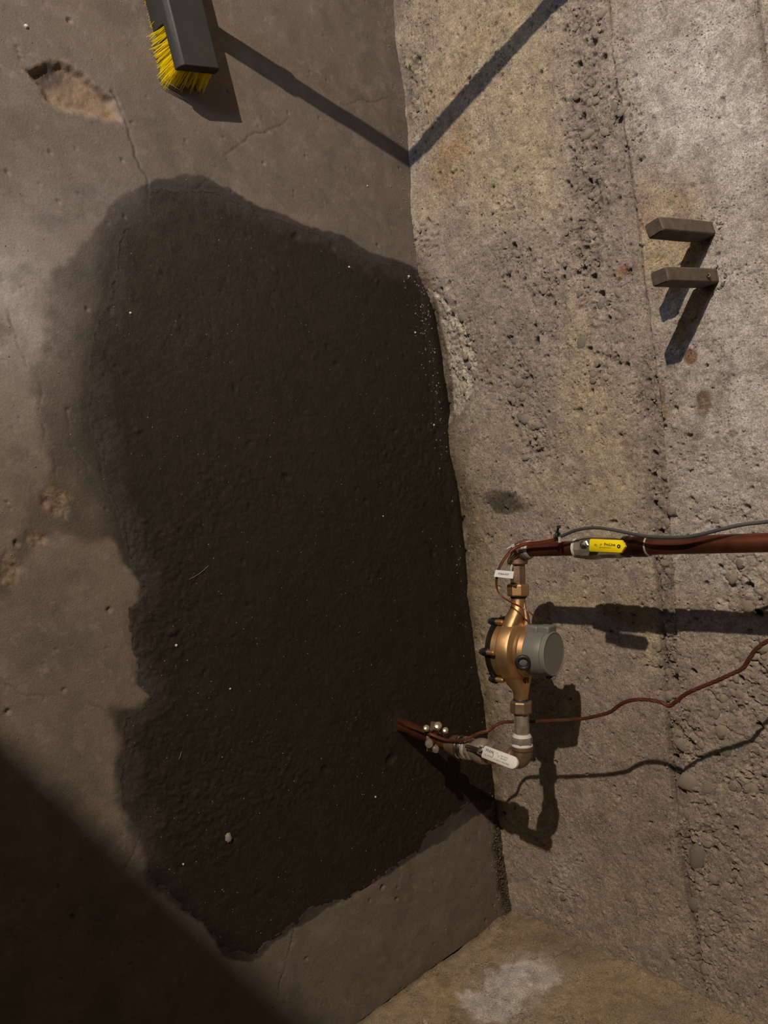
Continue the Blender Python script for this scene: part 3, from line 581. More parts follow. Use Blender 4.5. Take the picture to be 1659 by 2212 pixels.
def smp3():
    p = fl(rng.uniform(0, 1050), rng.uniform(0, 2200)); d = isw(*p)
    if not (0 < p[0] < 2.3 and 0 < p[1] < 1.25): return None
    if not d and rng.random() < .55: return None
    return (p[0], p[1], floor_h(*p) + .0003), (0, 0, 1)
o = lumps(900, smp3, .0007, .0016).build('scattered_grit', M['grit'], floor, smooth=False); o['kind'] = 'stuff'

# ------------------------------------------------------------ things on the floor
def pebble(px, py, r, name, label, catg, material, group=None, asp=1.0, seed=0):
    x, y = fl(px, py); r_ = random.Random(seed + px); mb = MB(); n = 7; rings = []
    for rr, hh in [(.5, 0), (.95, .3), (.85, .75), (.4, 1.05)]:
        rings.append([np.array((x + math.cos(6.283 * i / n + rr) * r * rr * r_.uniform(.8, 1.15) * asp, y + math.sin(6.283 * i / n + rr) * r * rr * r_.uniform(.8, 1.15), floor_h(x, y) - .0003 + hh * r)) for i in range(n)])
    mb.loft(rings); o = mb.build(name, material, org=(x, y, floor_h(x, y)), smooth=False); return tag(o, label, catg, group)
pebble(493, 1810, .0075, 'pebble', 'pale grey angular pebble, the largest lying on the dark patch', 'pebble', M['pebble'], asp=1.5)
for px, py, r, lab in [(381, 1394, .003, 'tiny white stone chip on the patch beside its ragged left edge'), (812, 1722, .0028, 'tiny white chip on the dark patch below the copper riser'), (396, 1867, .0022, 'white speck of stone on the dark patch below the pale pebble'),
                       (498, 1488, .0022, 'tiny white chip on the rough middle of the dark patch'), (282, 676, .0026, 'small white chip near the upper left edge of the patch'), (884, 597, .0038, 'pale chip in the crumbs where the patch meets the wall foot'),
                       (754, 577, .0028, 'white chip on the patch just inside its upper right edge'), (898, 718, .003, 'pale pinkish chip on the patch beside the chipped wall foot'), (938, 918, .003, 'pale chip in the dark crumbs beside the wall foot'),
                       (56, 58, .004, 'white chip on the dry floor above the shallow pothole'), (793, 402, .0024, 'dark-sided chip on the dry floor between patch and wall'), (829, 1115, .002, 'tiny white speck on the middle of the patch near the wall')]:
    pebble(px, py, r, 'stone_chip', lab, 'stone chip', M['quartz'], 'pale stone chips scattered on the floor', seed=3)
mb = MB(); P = [fl(*q) for q in [(408, 1252), (425, 1243), (440, 1232), (450, 1222)]]
mb.tube([(x, y, floor_h(x, y) + .0012) for x, y in P], .0005, 5, 4); tag(mb.build('straw', M['straw']), 'thin pale curved straw lying on the dark patch', 'straw')
mb = MB(); P = [fl(*q) for q in [(386, 1640), (390, 1632), (392, 1624)]]
mb.tube([(x, y, floor_h(x, y) + .001) for x, y in P], .0005, 5, 4); tag(mb.build('fibre_scrap', M['straw']), 'short light fibre scrap on the lower part of the patch', 'fibre')

# ------------------------------------------------------------ broom
BO = np.array([2.17, .612, 0.]); ba = nrm((.1225, .0150, 0)); bb = np.array([-ba[1], ba[0], 0]); bz = np.array([0, 0, 1.])
broom = empty('push_broom', BO, 'black broom head with yellow bristles standing on the floor by the wall', 'broom')
hl = .182; hw = .0425
mb = MB(); rings = []
for u, zb in [(-hl, .052), (-hl + .085, .052), (-hl + .089, .034), (hl - .089, .034), (hl - .085, .052), (hl, .052)]:
    c0 = BO + ba * u
    rings.append([c0 + bb * (hw + .002) + bz * (zb if zb > .04 else .010), c0 + bb * (hw) + bz * .066, c0 + bb * (hw - .007) + bz * .076, c0 - bb * (hw - .004) + bz * .076, c0 - bb * hw + bz * .070, c0 - bb * hw + bz * zb])
blk = mb.loft(rings).build('broom_block', M['block'], broom, bevel=.0025)
for iu in range(30):
    for iv in range(6):
        u = -hl + .008 + iu * (2 * hl - .016) / 29; v = (-hw + .006) + iv * (2 * hw - .012) / 5
        if 3 < iu < 26 and 0 < iv < 5: continue
        mb = MB(); c0 = BO + ba * u + bb * v; edge_v = (iv - 2.5) / 2.5; edge_u = -max(0, 1 - iu / 3.) + max(0, (iu - 26) / 3.)
        for h in range(24 if iu < 5 else 12):
            an = rng.uniform(0, 6.28); rr = .0042 * math.sqrt(rng.random()); st = c0 + ba * math.cos(an) * rr + bb * math.sin(an) * rr + bz * .054
            sp = .007 + .008 * rng.random(); en = c0 + ba * (math.cos(an) * rr * 2 + edge_u * sp) + bb * (math.sin(an) * rr * 2 + edge_v * sp * ((.75 if iu < 7 else .1) if edge_v > 0 else .3))
            if rng.random() < .12: en = en + bb * rng.uniform(0, .010 if iu < 7 else .002) * np.sign(edge_v) + ba * rng.uniform(-.01, .004)
            en = en + bz * (.0015 + .006 * rng.random() ** 2); md = (st + en) / 2 + bz * .002 - (en - st) * .1 * np.array([1, 1, 0])
            mb.tube([st, md, en], .0005, 3, 2, rads=[.0006, .00055, .0004])
        mb.build('bristle_tuft', M['bristle'], broom)
hb = BO + bz * .088; hb = np.array([2.17, .61, .088]); S2 = np.array([2.058, 0, .453]); ht = S2 + .1 * (LAMP - S2); hd = nrm(ht - hb)
tend = (hb[1] - .018) / -hd[1]
mb = MB(); mb.lathe(hb - hd * .018, hd, [(.026, 0), (.024, .02), (.020, .04), (.020, .12), (.0215, .123), (.0215, .137), (.0170, .142)], 24); mb.build('handle_socket', M['block'], broom)
mb = MB(); mb.tube([hb + hd * .09, hb + hd * tend], .0165, 20, 0); mb.build('broom_handle', M['handle'], broom)
mb = MB(); mb.tube([hb + hd * .33, hb + hd * (.49)], .0195, 20, 0); mb.build('handle_grip', M['blackr'], broom)

# ------------------------------------------------------------ bars sticking out of the wall
def peg(basepx, tippx, ytip, lab, k, hole_r):
    B0 = at(*basepx, 1, -.02); T0 = at(*tippx, 1, ytip); d = nrm(T0 - B0); t = empty('wall_bar', at(*basepx, 1, 0), lab, 'bar', 'dark square bars sticking out of the wall')
    A_, u, v = frame(d, (0, 0, 1)); an = math.radians(k); u2 = u * math.cos(an) + v * math.sin(an); v2 = -u * math.sin(an) + v * math.cos(an)
    L_ = np.linalg.norm(T0 - B0); w2 = .0160; h2 = .0130; rings = []
    for s_, g in [(0, 1.0), (.03 / L_, 1.0), (.5, 1.02), (1 - .004 / L_, .97), (1, .9)]:
        c0 = B0 + d * L_ * s_
        rings.append([c0 + (u2 * a_ * w2 + v2 * b_ * h2) * g for a_, b_ in [(-1, -.8), (-.85, -1), (.85, -1), (1, -.8), (1, .8), (.85, 1), (-.85, 1), (-1, .8)]])
    mb = MB(); mb.loft(rings); mb.build('bar', M['bar'], t, smooth=False, bevel=.001)
    mb = MB(); mb.loft([[T0 + d * dd_ + (u2 * a_ * w2 + v2 * b_ * h2) * gg for a_, b_ in [(-1, -.8), (-.85, -1), (.85, -1), (1, -.8), (1, .8), (.85, 1), (-.85, 1), (-1, .8)]] for dd_, gg in [(-.003, .86), (.0008, .84)]])
    mb.build('bar_end', M['barend'], t, smooth=False)
    mb = MB(); c0 = at(*basepx, 1, 0)       # broken rim of mortar round the socket
    for i in range(22):
        t_ = 6.283 * i / 22 + rng.uniform(-.1, .1); rr = hole_r * rng.uniform(.95, 1.15); p = np.array([c0[0] + math.cos(t_) * rr, wall_h(c0[0] + math.cos(t_) * rr, c0[2] + math.sin(t_) * rr), c0[2] + math.sin(t_) * rr]); r = rng.uniform(.0015, .0035); p[1] -= r * .3
        mb.box(p, (nrm(rng.normal(size=3)), *[x_ for x_ in np.linalg.qr(rng.normal(size=(3, 3)))[0][:2]]), (r, r * .8, r * .7))
    mb.build('socket_rim', M['stone_dark'], t, smooth=False)
    return t
peg((1538, 503), (1412, 492), .158, 'dark square bar jutting from the wall, the one nearer the broom shadow', 12, .0175)
t2_ = peg((1545, 602), (1424, 598), .158, 'dark square bar jutting from the wall with a bright screw in its side', 4, .0185)
p = at(1530, 594, 1, .04); mb = MB(); mb.lathe(p, nrm(CAM - p), [(.0035, -.004), (.0035, .001), (.002, .0025)], 10); mb.build('screw', M['chrome'], t2_)

# ------------------------------------------------------------ plumbing
E1 = at(1129, 1640, 1, .25); E2 = at(1117, 1188, 1, .19); PU = at(1659, 1172, 1, .185)
RB = np.array([.587, .277, 0.])
run = nrm(E2 - E1); up = nrm(PU - E2)
def on_run(py, px=None):            # point of the run at a picture row
    best = min(((abs((lambda q: CY + FPX * (RC[1] @ (q - CAM)) / (RC[2] @ (q - CAM)))(E1 + (E2 - E1) * t) - py), t) for t in np.linspace(-.1, 1.1, 1201)))
    return E1 + (E2 - E1) * best[1]
def on_up(px_):
    best = min(((abs((lambda q: CX + FPX * (RC[0] @ (q - CAM)) / (RC[2] @ (q - CAM)))(E2 + (PU - E2) * t) - px_), t) for t in np.linspace(-.1, 1.6, 3401)))
    return E2 + (PU - E2) * best[1]
# riser
V1 = at(985, 1613, 1, .262); VS0 = at(969, 1608.3, 1, .263); riser = empty('riser_pipe', RB, 'copper water pipe rising out of the dark mortar patch', 'pipe')
mid = at(925, 1590, 1, .272)
mb = MB(); mb.tube([RB + np.array([.012, .002, -.03]), RB + np.array([.004, 0, .012]), mid, VS0], .0145, 20, 8, rads=[.017, .016, .0148, .0145]); mb.build('pipe', M['copper'], riser)
mb = MB(); mb.tube([RB + np.array([.013, .010, -.02]), RB + np.array([.012, .010, .02]), RB + np.array([.003, .008, .055])], .0045, 8, 4); mb.tube([RB + np.array([.0, .015, -.02]), RB + np.array([.000, .0145, .02]), RB + np.array([-.002, .011, .05])], .0035, 8, 4)
mb.tube([RB + np.array([.018, -.006, -.02]), RB + np.array([.015, -.004, .02]), RB + np.array([.006, -.003, .045])], .004, 8, 4); mb.build('copper_strand', M['copper_bright'], riser)
# ground clamp round the riser
vd = nrm(E1 - V1); cc = at(937, 1592, 1, .27); clamp = empty('ground_clamp', cc, 'small bronze ground clamp with round screw heads on the riser pipe', 'pipe clamp')
tocam = nrm(CAM - cc); sid = nrm(np.cross(vd, tocam))
mb = MB(); mb.torus(cc, vd, .0185, .0045, 28, 8); mb.build('clamp_ring', M['brass_dull'], clamp)
for sg, dpt in [(1, 0), (-1, 0)]:
    mb = MB(); mb.box(cc + sid * sg * .024, (sid, vd, np.cross(sid, vd)), (.009, .010, .008)); jw = mb.build('clamp_jaw', M['brass_dull'], clamp, bevel=.002)
for q, y_, r in [((946, 1568), .29, .0095), ((962, 1578), .285, .0072), ((927, 1607), .30, .0095), ((941, 1619), .295, .0078), ((921, 1573), .30, .0075)]:
    p = at(*q, 1, y_); dn = nrm(nrm(CAM - p) + .4 * sid * (1 if q[1] > 1592 else -1))
    mb = MB(); mb.lathe(p, dn, [(r * .6, -.024), (r * .6, -.004), (r, -.003), (r, .001), (r * .8, .0045), (r * .3, .006)], 18); mb.build('clamp_screw', M['valve'], clamp)
# bare ground wire
gw = [((866, 1563), .290, 'z'), ((893, 1572), .292, 0), ((923, 1583), .294, 0), ((950, 1594), .286, 0), ((975, 1600), .282, 0), ((1005, 1597), .28, 0), ((1035, 1584), .25, 0), ((1056, 1578), .235, 0), ((1072, 1566), .215, 0), ((1090, 1560), .205, 0), ((1115, 1559), .20, 0), ((1145, 1559), .198, 0), ((1185, 1557), .195, 0), ((1230, 1555), .19, 0), ((1262, 1552), .19, 0),
      ((1290, 1546), .19, 0), ((1318, 1538), .19, 0), ((1338, 1523), .19, 0), ((1358, 1514), .19, 0), ((1382, 1511), .19, 0), ((1410, 1513), .19, 0), ((1430, 1518), .19, 0), ((1446, 1525), .19, 0), ((1462, 1514), .19, 0), ((1480, 1500), .19, 0), ((1510, 1486), .19, 0), ((1545, 1472), .19, 0), ((1580, 1456), .19, 0), ((1604, 1444), .19, 0), ((1618, 1424), .19, 0), ((1634, 1402), .19, 0), ((1665, 1382), .19, 0), ((1720, 1370), .19, 0)]
P = [at(*q, 2, .012) if k == 'z' else at(*q, 1, y_) for q, y_, k in gw]
wire = empty('ground_wire', P[0], 'thick bare copper ground wire wandering up past the meter', 'wire')
cen = []                                  # smooth the centre line, then lay strands round it
for i in range(len(P) - 1):
    p0, p1, p2, p3 = P[max(i - 1, 0)], P[i], P[i + 1], P[min(i + 2, len(P) - 1)]
    for k in range(6):
        t = k / 6; cen.append(.5 * ((2 * p1) + (-p0 + p2) * t + (2 * p0 - 5 * p1 + 4 * p2 - p3) * t * t + (-p0 + 3 * p1 - 3 * p2 + p3) * t ** 3))
cen.append(P[-1]); 
for s_ in range(5):
    pts = []; u = None; L_ = 0
    for i, p in enumerate(cen):
        t = nrm(cen[min(i + 1, len(cen) - 1)] - cen[max(i - 1, 0)]); u = frame(t)[1] if u is None else nrm(u - t * (u @ t)); w_ = np.cross(t, u)
        if i: L_ += np.linalg.norm(p - cen[i - 1])
        an = L_ * 110 + s_ * 2 * math.pi / 5; pts.append(p + (u * math.cos(an) + w_ * math.sin(an)) * .0019)
    mb = MB(); mb.tube(pts, .00175, 7, 0); mb.build('wire_strand', M['cable_copper'], wire)
# lower valve with white lever
VS = at(968, 1608, 1, .263); VE = E1 - vd * .0
lv = empty('ball_valve', VS, 'brass ball valve with a white lever above the floor patch', 'valve'); Lv = np.linalg.norm(E1 - VS); vd = nrm(E1 - VS)
hexs = lambda t: 1 / max(abs(math.cos(((t + math.pi / 6) % (math.pi / 3)) - math.pi / 6)), .86) * .93
mb = MB(); mb.lathe(VS, vd, [(.015, 0), (.0175, .0015), (.0185, .008), (.0225, .018), (.0235, .032), (.0235, .034)], 28); mb.build('copper_adapter', M['brass_dull'], lv)
mb = MB(); mb.lathe(VS + vd * .034, vd, [(.0225, 0), (.0245, .001), (.0245, .004), (.0225, .006)], 28); mb.lathe(VS + vd * .040, vd, [(.0240, 0), (.0250, .002), (.0250, .011), (.024, .013)], 12); mb.build('union_nut', M['chrome'], lv)
mb = MB(); mb.lathe(VS + vd * .053, vd, [(.0215, 0), (.0238, .002), (.0238, .006), (.0215, .008)], 28); mb.build('thread_tape', M['solder'], lv)
mb = MB(); mb.lathe(VS + vd * .061, vd, [(.0225, 0), (.0240, .002), (.0240, .010), (.019, .013)], 8); mb.lathe(VS + vd * .073, vd, [(.018, 0), (.022, .005), (.0265, .016), (.0272, .026), (.0255, .036), (.021, .042)], 32); mb.lathe(VS + vd * .114, vd, [(.0225, 0), (.0235, .002), (.0235, .012), (.0215, .014)], 8); mb.lathe(VS + vd * .128, vd, [(.0195, 0), (.021, .002), (.020, .006)], 28); mb.build('valve_body', M['valve'], lv)
hp0 = at(1046, 1624, 1, .30); hp1 = at(1119, 1652, 1, .295); hx = nrm(hp1 - hp0); hn = nrm((CAM - hp0) - hx * ((CAM - hp0) @ hx)); hy = np.cross(hn, hx)
Lh = np.linalg.norm(hp1 - hp0)
def lever(o, x_, y_, n_, L_, wv, th, mate, parent, round_end=True, name='lever'):
    pts = [(-.0015, -wv * .8), (0, -wv)]
    if round_end:
        for i in range(9): an = -math.pi / 2 + math.pi * i / 8; pts.append((L_ - wv + math.cos(an) * wv, math.sin(an) * wv))
    else: pts += [(L_ - wv * .6, -wv * .95), (L_, 0), (L_ - wv * .6, wv * .95)]
    pts += [(0, wv), (-.0015, wv * .8)]
    mb = MB(); mb.loft([[o + x_ * a_ + y_ * b_ * g + n_ * h_ for a_, b_ in pts] for h_, g in [(-th, .9), (-th * .6, 1), (th * .6, 1), (th, .9)]])
    return mb.build(name, mate, parent, angle=50)
whl = lever(hp0, hx, hy, hn, Lh, .0125, .003, M['white'], lv, name='lever_sleeve'); whl['label'] = 'white vinyl sleeve with green lettering'
stem0 = VS + vd * .078
mb = MB(); mb.tube([stem0, stem0 + hn * .03, hp0 - hn * .002], .005, 12, 0); mb.lathe(hp0 - hx * .008 , hn, [(.0065, -.004), (.007, .002), (.004, .004)], 6); mb.box(hp0 + hx * .0 - hn * .001, (hx, hy, hn), (.016, .008, .0012)); mb.build('lever_stem', M['chrome'], lv)
# lettering
def text(s_, o, xdir, ydir, size, material, parent, name, align='LEFT', lift=.0004, bold=0):
    cu = bpy.data.curves.new(name, 'FONT'); cu.body = s_; cu.size = size; cu.align_x = align; cu.align_y = 'CENTER'; cu.offset = bold; cu.resolution_u = 2
    tmp = bpy.data.objects.new(name, cu); col.objects.link(tmp); dg = bpy.context.evaluated_depsgraph_get(); me = bpy.data.meshes.new_from_object(tmp.evaluated_get(dg)); bpy.data.objects.remove(tmp)
    x_ = nrm(xdir); y_ = nrm(np.array(ydir) - x_ * (x_ @ np.array(ydir))); n_ = np.cross(x_, y_); base = np.array([0., 0, 0]); q = parent
    while q is not None: base = base + np.array(q.location); q = q.parent
    oo = np.array(o) + n_ * lift - base
    for v in me.vertices: v.co = Vector(oo + x_ * v.co.x + y_ * v.co.y)
    me.materials.clear(); me.materials.append(material); me.name = name
    ob = bpy.data.objects.new(name, me); col.objects.link(ob); ob.parent = parent; return ob
if (RC[1] @ hy) > 0: yu = -hy
else: yu = hy
top = hp0 + hn * .003
text('FNW', top + hx * .0045 + yu * .0045, hx, yu, .0088, M['ink_green'], whl, 'lettering', bold=.00012)
text('Fig. 420RB', top + hx * .0045 - yu * .0045, hx, yu, .0042, M['ink_grey'], whl, 'lettering')
text(')', top + hx * .0245 + yu * .0005, hx, yu, .013, M['ink_grey'], whl, 'lettering', 'CENTER')
text('1 IN', top + hx * .0285 + yu * .0065, hx, yu, .0035, M['ink_grey'], whl, 'lettering')
text('600 WOG', top + hx * .042 + yu * .004, hx, yu, .0042, M['ink_grey'], whl, 'lettering')
text('150 WSP', top + hx * .042 - yu * .0005, hx, yu, .0042, M['ink_green'], whl, 'lettering')
text('LF  NSF 61  LEAD FREE', top + hx * .029 - yu * .0065, hx, yu, .0038, M['ink_green'], whl, 'lettering')
text('O', top + hx * .0375 + yu * .0018, hx, yu, .006, M['ink_grey'], whl, 'lettering', 'CENTER')
# lower elbow
def elbow(name, c0, din, dout, r, lab, reach=.026, tape_in=True):
    t = empty(name, c0, lab, 'pipe elbow'); din = nrm(din); dout = nrm(dout); pts = [c0 - din * reach]
    for i in range(7):
        k = i / 6; pts.append(c0 - din * reach * .75 * (1 - k) ** 2 + dout * reach * .75 * k ** 2)
    pts.append(c0 + dout * reach)
    mb = MB(); mb.tube(pts, r, 28, 0); mb.build('elbow_body', M['brass_dull'], t)
    mb = MB(); mb.lathe(c0 + dout * (reach - .006), dout, [(r * 1.02, 0), (r * 1.12, .002), (r * 1.12, .009), (r * 1.02, .011)], 28); mb.build('elbow_collar', M['brass_dull'], t)
    mb = MB(); mb.lathe(c0 - din * (reach + .005), din, [(r * 1.02, 0), (r * 1.12, .002), (r * 1.12, .009), (r * 1.02, .011)], 28); mb.build('elbow_collar', M['brass_dull'], t)
    return t
elbow('pipe_elbow', E1 + np.array([-.002, 0, 0]), vd, run, .0195, 'dull bronze elbow beside the white valve lever')
# coupling between lower elbow and meter
nip = empty('hex_nipple', on_run(1592), 'brass nipple with two white taped rings over the lower elbow', 'pipe fitting')
q = on_run(1612); mb = MB(); mb.lathe(q, run, [(.0195, -.003), (.0215, 0), (.0215, .003), (.0195, .006)], 28); mb.build('thread_tape', M['tape'], nip)
mb = MB(); mb.lathe(q + run * .006, run, [(.0215, 0), (.0222, .002), (.0222, .010), (.021, .012)], 6, shape=None); mb.build('hex_nut', M['valve'], nip)
mb = MB(); mb.lathe(q + run * .018, run, [(.0175, -.001), (.0195, .001), (.0185, .004), (.0155, .007)], 28); mb.build('thread_tape', M['tape'], nip)
mb = MB(); mb.lathe(q + run * .024, run, [(.0148, 0), (.0150, .006), (.0150, .052), (.0142, .055)], 8); mb.build('nipple_body', M['valve'], nip, angle=20)
nu = on_run(1546)
# ------------------------------------------------------------ water meter
MC = on_run(1405) + np.array([0, 0, 0.]); axm = nrm(np.array([0, -math.sin(math.radians(10)), math.cos(math.radians(10))])); axm = nrm(axm - run * (axm @ run)); sy = np.cross(axm, run)  # sideways
if sy[1] < 0: sy = -sy
meter = empty('water_meter', MC - np.array([0, 0, .05]), 'bronze water meter with a grey plastic register between the elbows', 'water meter')
def rr_shape(t): return 1
mb = MB(); mb.lathe(MC, axm, [(.046, -.034), (.0590, -.0335), (.0585, -.0195), (.0630, -.0185), (.0645, -.0165), (.0638, .003), (.0620, .0075), (.054, .0135), (.0515, .0145), (.0515, .020), (.049, .022), (.047, .032), (.038, .034)], 64)
body = mb.build('meter_body', M['brass'], meter, angle=28)
for sg, end_ in ((1, on_run(1292)), (-1, on_run(1512))):          # the two spuds with their webs
    dd_ = end_ - MC; L_ = np.linalg.norm(dd_); d = dd_ / L_; rings = []; n = 24
    for s_, hw_, hl_, off in [(.25, .040, .016, -.007), (.52, .038, .0165, -.006), (.66, .029, .0165, -.004), (.80, .0180, .0160, -.001), (.88, .0150, .0150, 0), (1.0, .0145, .0145, 0)]:
        ring = []
        for i in range(n):
            t = 6.2832 * i / n; cx_, sx_ = math.cos(t), math.sin(t); pw = .55 if s_ < .8 else 1
            ring.append(MC + d * L_ * s_ + sy * math.copysign(abs(cx_) ** pw, cx_) * hw_ + axm * (math.copysign(abs(sx_) ** pw, sx_) * hl_ + off))
        rings.append(ring)
    mb = MB(); mb.loft(rings); mb.build('meter_spud', M['brass'], meter, angle=40)
    mb = MB(); rib = [MC + d * L_ * .45 + axm * .021, MC + d * L_ * .9 + axm * .013]; mb.tube([MC + d * L_ * .42 + axm * .018, MC + d * L_ * .66 + axm * .0165, MC + d * L_ * .92 + axm * .012], .004, 10, 4, rads=[.006, .0045, .0035]); mb.build('casting_rib', M['brass'], meter)
for (c0, sgn) in ((on_run(1289), 1), (on_run(1512), -1)):
    mb = MB(); mb.lathe(c0 + run * sgn * .001, run * sgn, [(.0165, 0), (.0215, .0015), (.0228, .004), (.0228, .022), (.021, .0245), (.0158, .026)], 8, ref=axm); mb.build('coupling_nut', M['brass'] if sgn > 0 else M['brass_dull'], meter, angle=20)
    mb = MB(); mb.lathe(c0 - run * sgn * .003, run * sgn, [(.0152, 0), (.0158, .001), (.0158, .005)], 24); mb.build('gasket', M['blackr'], meter)
mb = MB(); mb.lathe(MC, axm, [(.050, -.042), (.0645, -.042), (.0670, -.040), (.0670, -.0355), (.060, -.033)], 56); mb.build('bottom_plate', M['black'], meter)
for k in range(6):
    an = math.radians(60 * k + 2); dr = sy * math.cos(an) + run * math.sin(an); p = MC + dr * .0665
    mb = MB(); mb.lathe(p, axm, [(.0085, -.042), (.0085, -.0335)], 20); mb.build('bolt_lug', M['black'], meter)
    mb = MB(); mb.lathe(p, axm, [(.0056, -.034), (.0056, -.0195), (.004, -.0175)], 16); mb.build('casing_lug', M['brass'], meter)
    mb = MB(); mb.lathe(p - axm * .042, -axm, [(.0078, 0), (.0078, .0045), (.0068, .0055)], 6); mb.lathe(p - axm * .0475, -axm, [(.005, 0), (.005, .0035), (.0035, .0045)], 12); mb.build('bolt', M['blackr'], meter)
# register
reg = MC + axm * .032
mb = MB(); mb.lathe(reg, axm, [(.044, -.003), (.0465, -.001), (.0460, .020), (.0445, .033), (.0435, .035)], 56); mb.build('register_housing', M['grey'], meter)
mb = MB(); mb.lathe(reg + axm * .036, axm, [(.0425, -.001), (.0435, 0), (.0435, .0075), (.042, .0092), (.040, .0092), (.0395, .0085)], 56)
mb.build('register_lid', M['lid'], meter)
hg = reg + run * .043 + axm * .029
mb = MB(); mb.box(hg + run * .003, (sy, run, axm), (.017, .009, .0145)); mb.build('lid_hinge', M['grey'], meter, bevel=.004)
mb = MB(); mb.box(reg + run * .0455 + axm * .006 + sy * .008, (sy, run, axm), (.013, .0095, .015)); mb.build('wire_port', M['grey'], meter, bevel=.004)
mb = MB(); mb.box(hg + axm * .004 - sy * .005, (sy, run, axm), (.021, .0045, .004)); mb.lathe(hg + run * .002 + axm * .0025 - sy * .026, sy, [(.0042, 0), (.0042, .042)], 14); mb.build('hinge_pin', M['lid'], meter, bevel=.001)
mb = MB(); mb.box(reg - run * .0455 + axm * .036, (sy, run, axm), (.006, .004, .008)); mb.lathe(reg - run * .047 + axm * .040, axm, [(.0035, 0), (.0035, .006)], 12); mb.build('lid_latch', M['grey'], meter, bevel=.0012)
ep = reg + nrm(sy * .95 - run * .27) * .0505 + axm * .004; en = nrm(sy * .86 - run * .3 + axm * .5)
mb = MB(); mb.torus(ep, en, .0122, .0041, 36, 12); sc = mb.build('seal_ring', M['blackr'], meter)
mb = MB(); mb.lathe(ep - en * .004, en, [(.008, 0), (.008, .004), (.006, .005)], 20); mb.build('seal_plug', M['grey'], sc)
# upper nipple and elbow
nip2 = empty('union_nipple', on_run(1240), 'octagonal bronze nipple behind the white paper tag', 'pipe fitting')
q0 = on_run(1268); q1 = on_run(1210); mb = MB(); mb.lathe(q0, run, [(.0150, 0), (.0155, .002), (.0155, np.linalg.norm(q1 - q0) - .002), (.0145, np.linalg.norm(q1 - q0))], 8, ref=axm); mb.build('nipple_body', M['brass_dull'], nip2, angle=20)
mb = MB(); mb.lathe(q1 - run * .003, run, [(.0158, 0), (.0172, .002), (.0162, .005)], 24)
mb.tube([q1 - run * .002 + sy * .016, q1 - run * .012 + sy * .0165 - axm * .004, q1 - run * .024 + sy * .0155 - axm * .006], .003, 8, 3, rads=[.004, .003, .001]); mb.build('thread_paste', M['tape'], nip2)
elbow('pipe_elbow', E2, run, up, .0185, 'dull bronze elbow with a white cable tie looped round it', reach=.024)
mb = MB(); q = E2 + up * .027; mb.lathe(q, up, [(.0165, -.004), (.0185, -.001), (.0185, .006), (.016, .009)], 28); tag(mb.build('solder_ring', M['solder'], org=q), 'rough silvery solder ring at the upper elbow', 'solder ring')
# upper pipe and valve
a0 = E2 + up * .02; v0 = on_up(1247); v1 = on_up(1352); v2 = on_up(1402); pe_ = PU + up * .5
stub = empty('pipe_stub', a0, 'short brown copper pipe between the upper elbow and yellow-handled valve', 'pipe')
mb = MB(); mb.tube([a0, v0 + up * .004], .0140, 24, 0); mb.build('pipe', M['copper'], stub)
uv = empty('ball_valve', v0, 'plated ball valve with a yellow lever on the upper pipe', 'valve')
mb = MB(); mb.lathe(v0 - up * .004, up, [(.0150, 0), (.0185, .002), (.0185, .007), (.0165, .009)], 28); mb.build('thread_tape', M['tape'], uv)
Lv2 = np.linalg.norm(v1 - v0)
mb = MB(); mb.lathe(v0 + up * .003, up, [(.0185, 0), (.020, .002), (.0205, .012), (.0225, .020), (.0225, .040), (.0205, .052), (.020, .062), (.0205, .068), (.0205, Lv2 - .016), (.0175, Lv2 - .006), (.016, Lv2)], 12, ref=(0, 1, 0)); mb.build('valve_body', M['valve'], uv, angle=15)
l0 = at(1277, 1178, 1, .246); l1 = at(1352, 1181, 1, .246); lx = nrm(l1 - l0); ln = nrm((CAM - l0) - lx * ((CAM - l0) @ lx)); ly = np.cross(ln, lx)
yl = lever(l0, lx, ly, ln, np.linalg.norm(l1 - l0), .0115, .003, M['yellow'], uv, round_end=False, name='lever_sleeve'); yl['label'] = 'yellow vinyl sleeve with black lettering'
mb = MB(); mb.box(l0 - lx * .008 - ln * .0005, (lx, ly, ln), (.016, .0085, .0014)); mb.lathe(l0 - lx * .014, ln, [(.008, -.002), (.008, .0025), (.005, .004)], 6); mb.lathe(l0 - lx * .014, ln, [(.0035, .003), (.0035, .007), (.002, .0075)], 12)
mb.tube([l0 - lx * .014 - ln * .042, l0 - lx * .014], .007, 14, 0); mb.build('lever_stem', M['chrome'], uv)
if (RC[1] @ ly) > 0: yu = -ly
else: yu = ly
tp = l0 + ln * .003
text('ProLine', tp + lx * .0285 + yu * .0024, lx, yu, .0070, M['ink'], yl, 'lettering', bold=.00015); text('NSF/ANSI 61', tp + lx * .0285 - yu * .003, lx, yu, .0027, M['ink'], yl, 'lettering')
text('SP', tp + lx * .0195 + yu * .0015, lx, yu, .0048, M['ink'], yl, 'lettering'); text('600WOG', tp + lx * .0185 - yu * .003, lx, yu, .0027, M['ink'], yl, 'lettering')
text('(R)', tp + lx * .008 + yu * .0005, lx, yu, .0058, M['ink'], yl, 'lettering'); text('C', tp + lx * .0165, -lx, yu, .010, M['ink'], yl, 'lettering', 'CENTER')
mb = MB(); mb.lathe(tp + lx * .0575, ln, [(.0034, 0), (.0034, .0003)], 20); mb.build('emblem', M['ink'], yl); mb = MB(); mb.lathe(tp + lx * .0575, ln, [(.0012, .0002), (.0012, .0005)], 12); mb.build('emblem_dot', M['yellow'], yl)
adp = empty('pipe_adapter', v1, 'dark stepped copper adapter joining the yellow-levered valve and long pipe', 'pipe fitting')
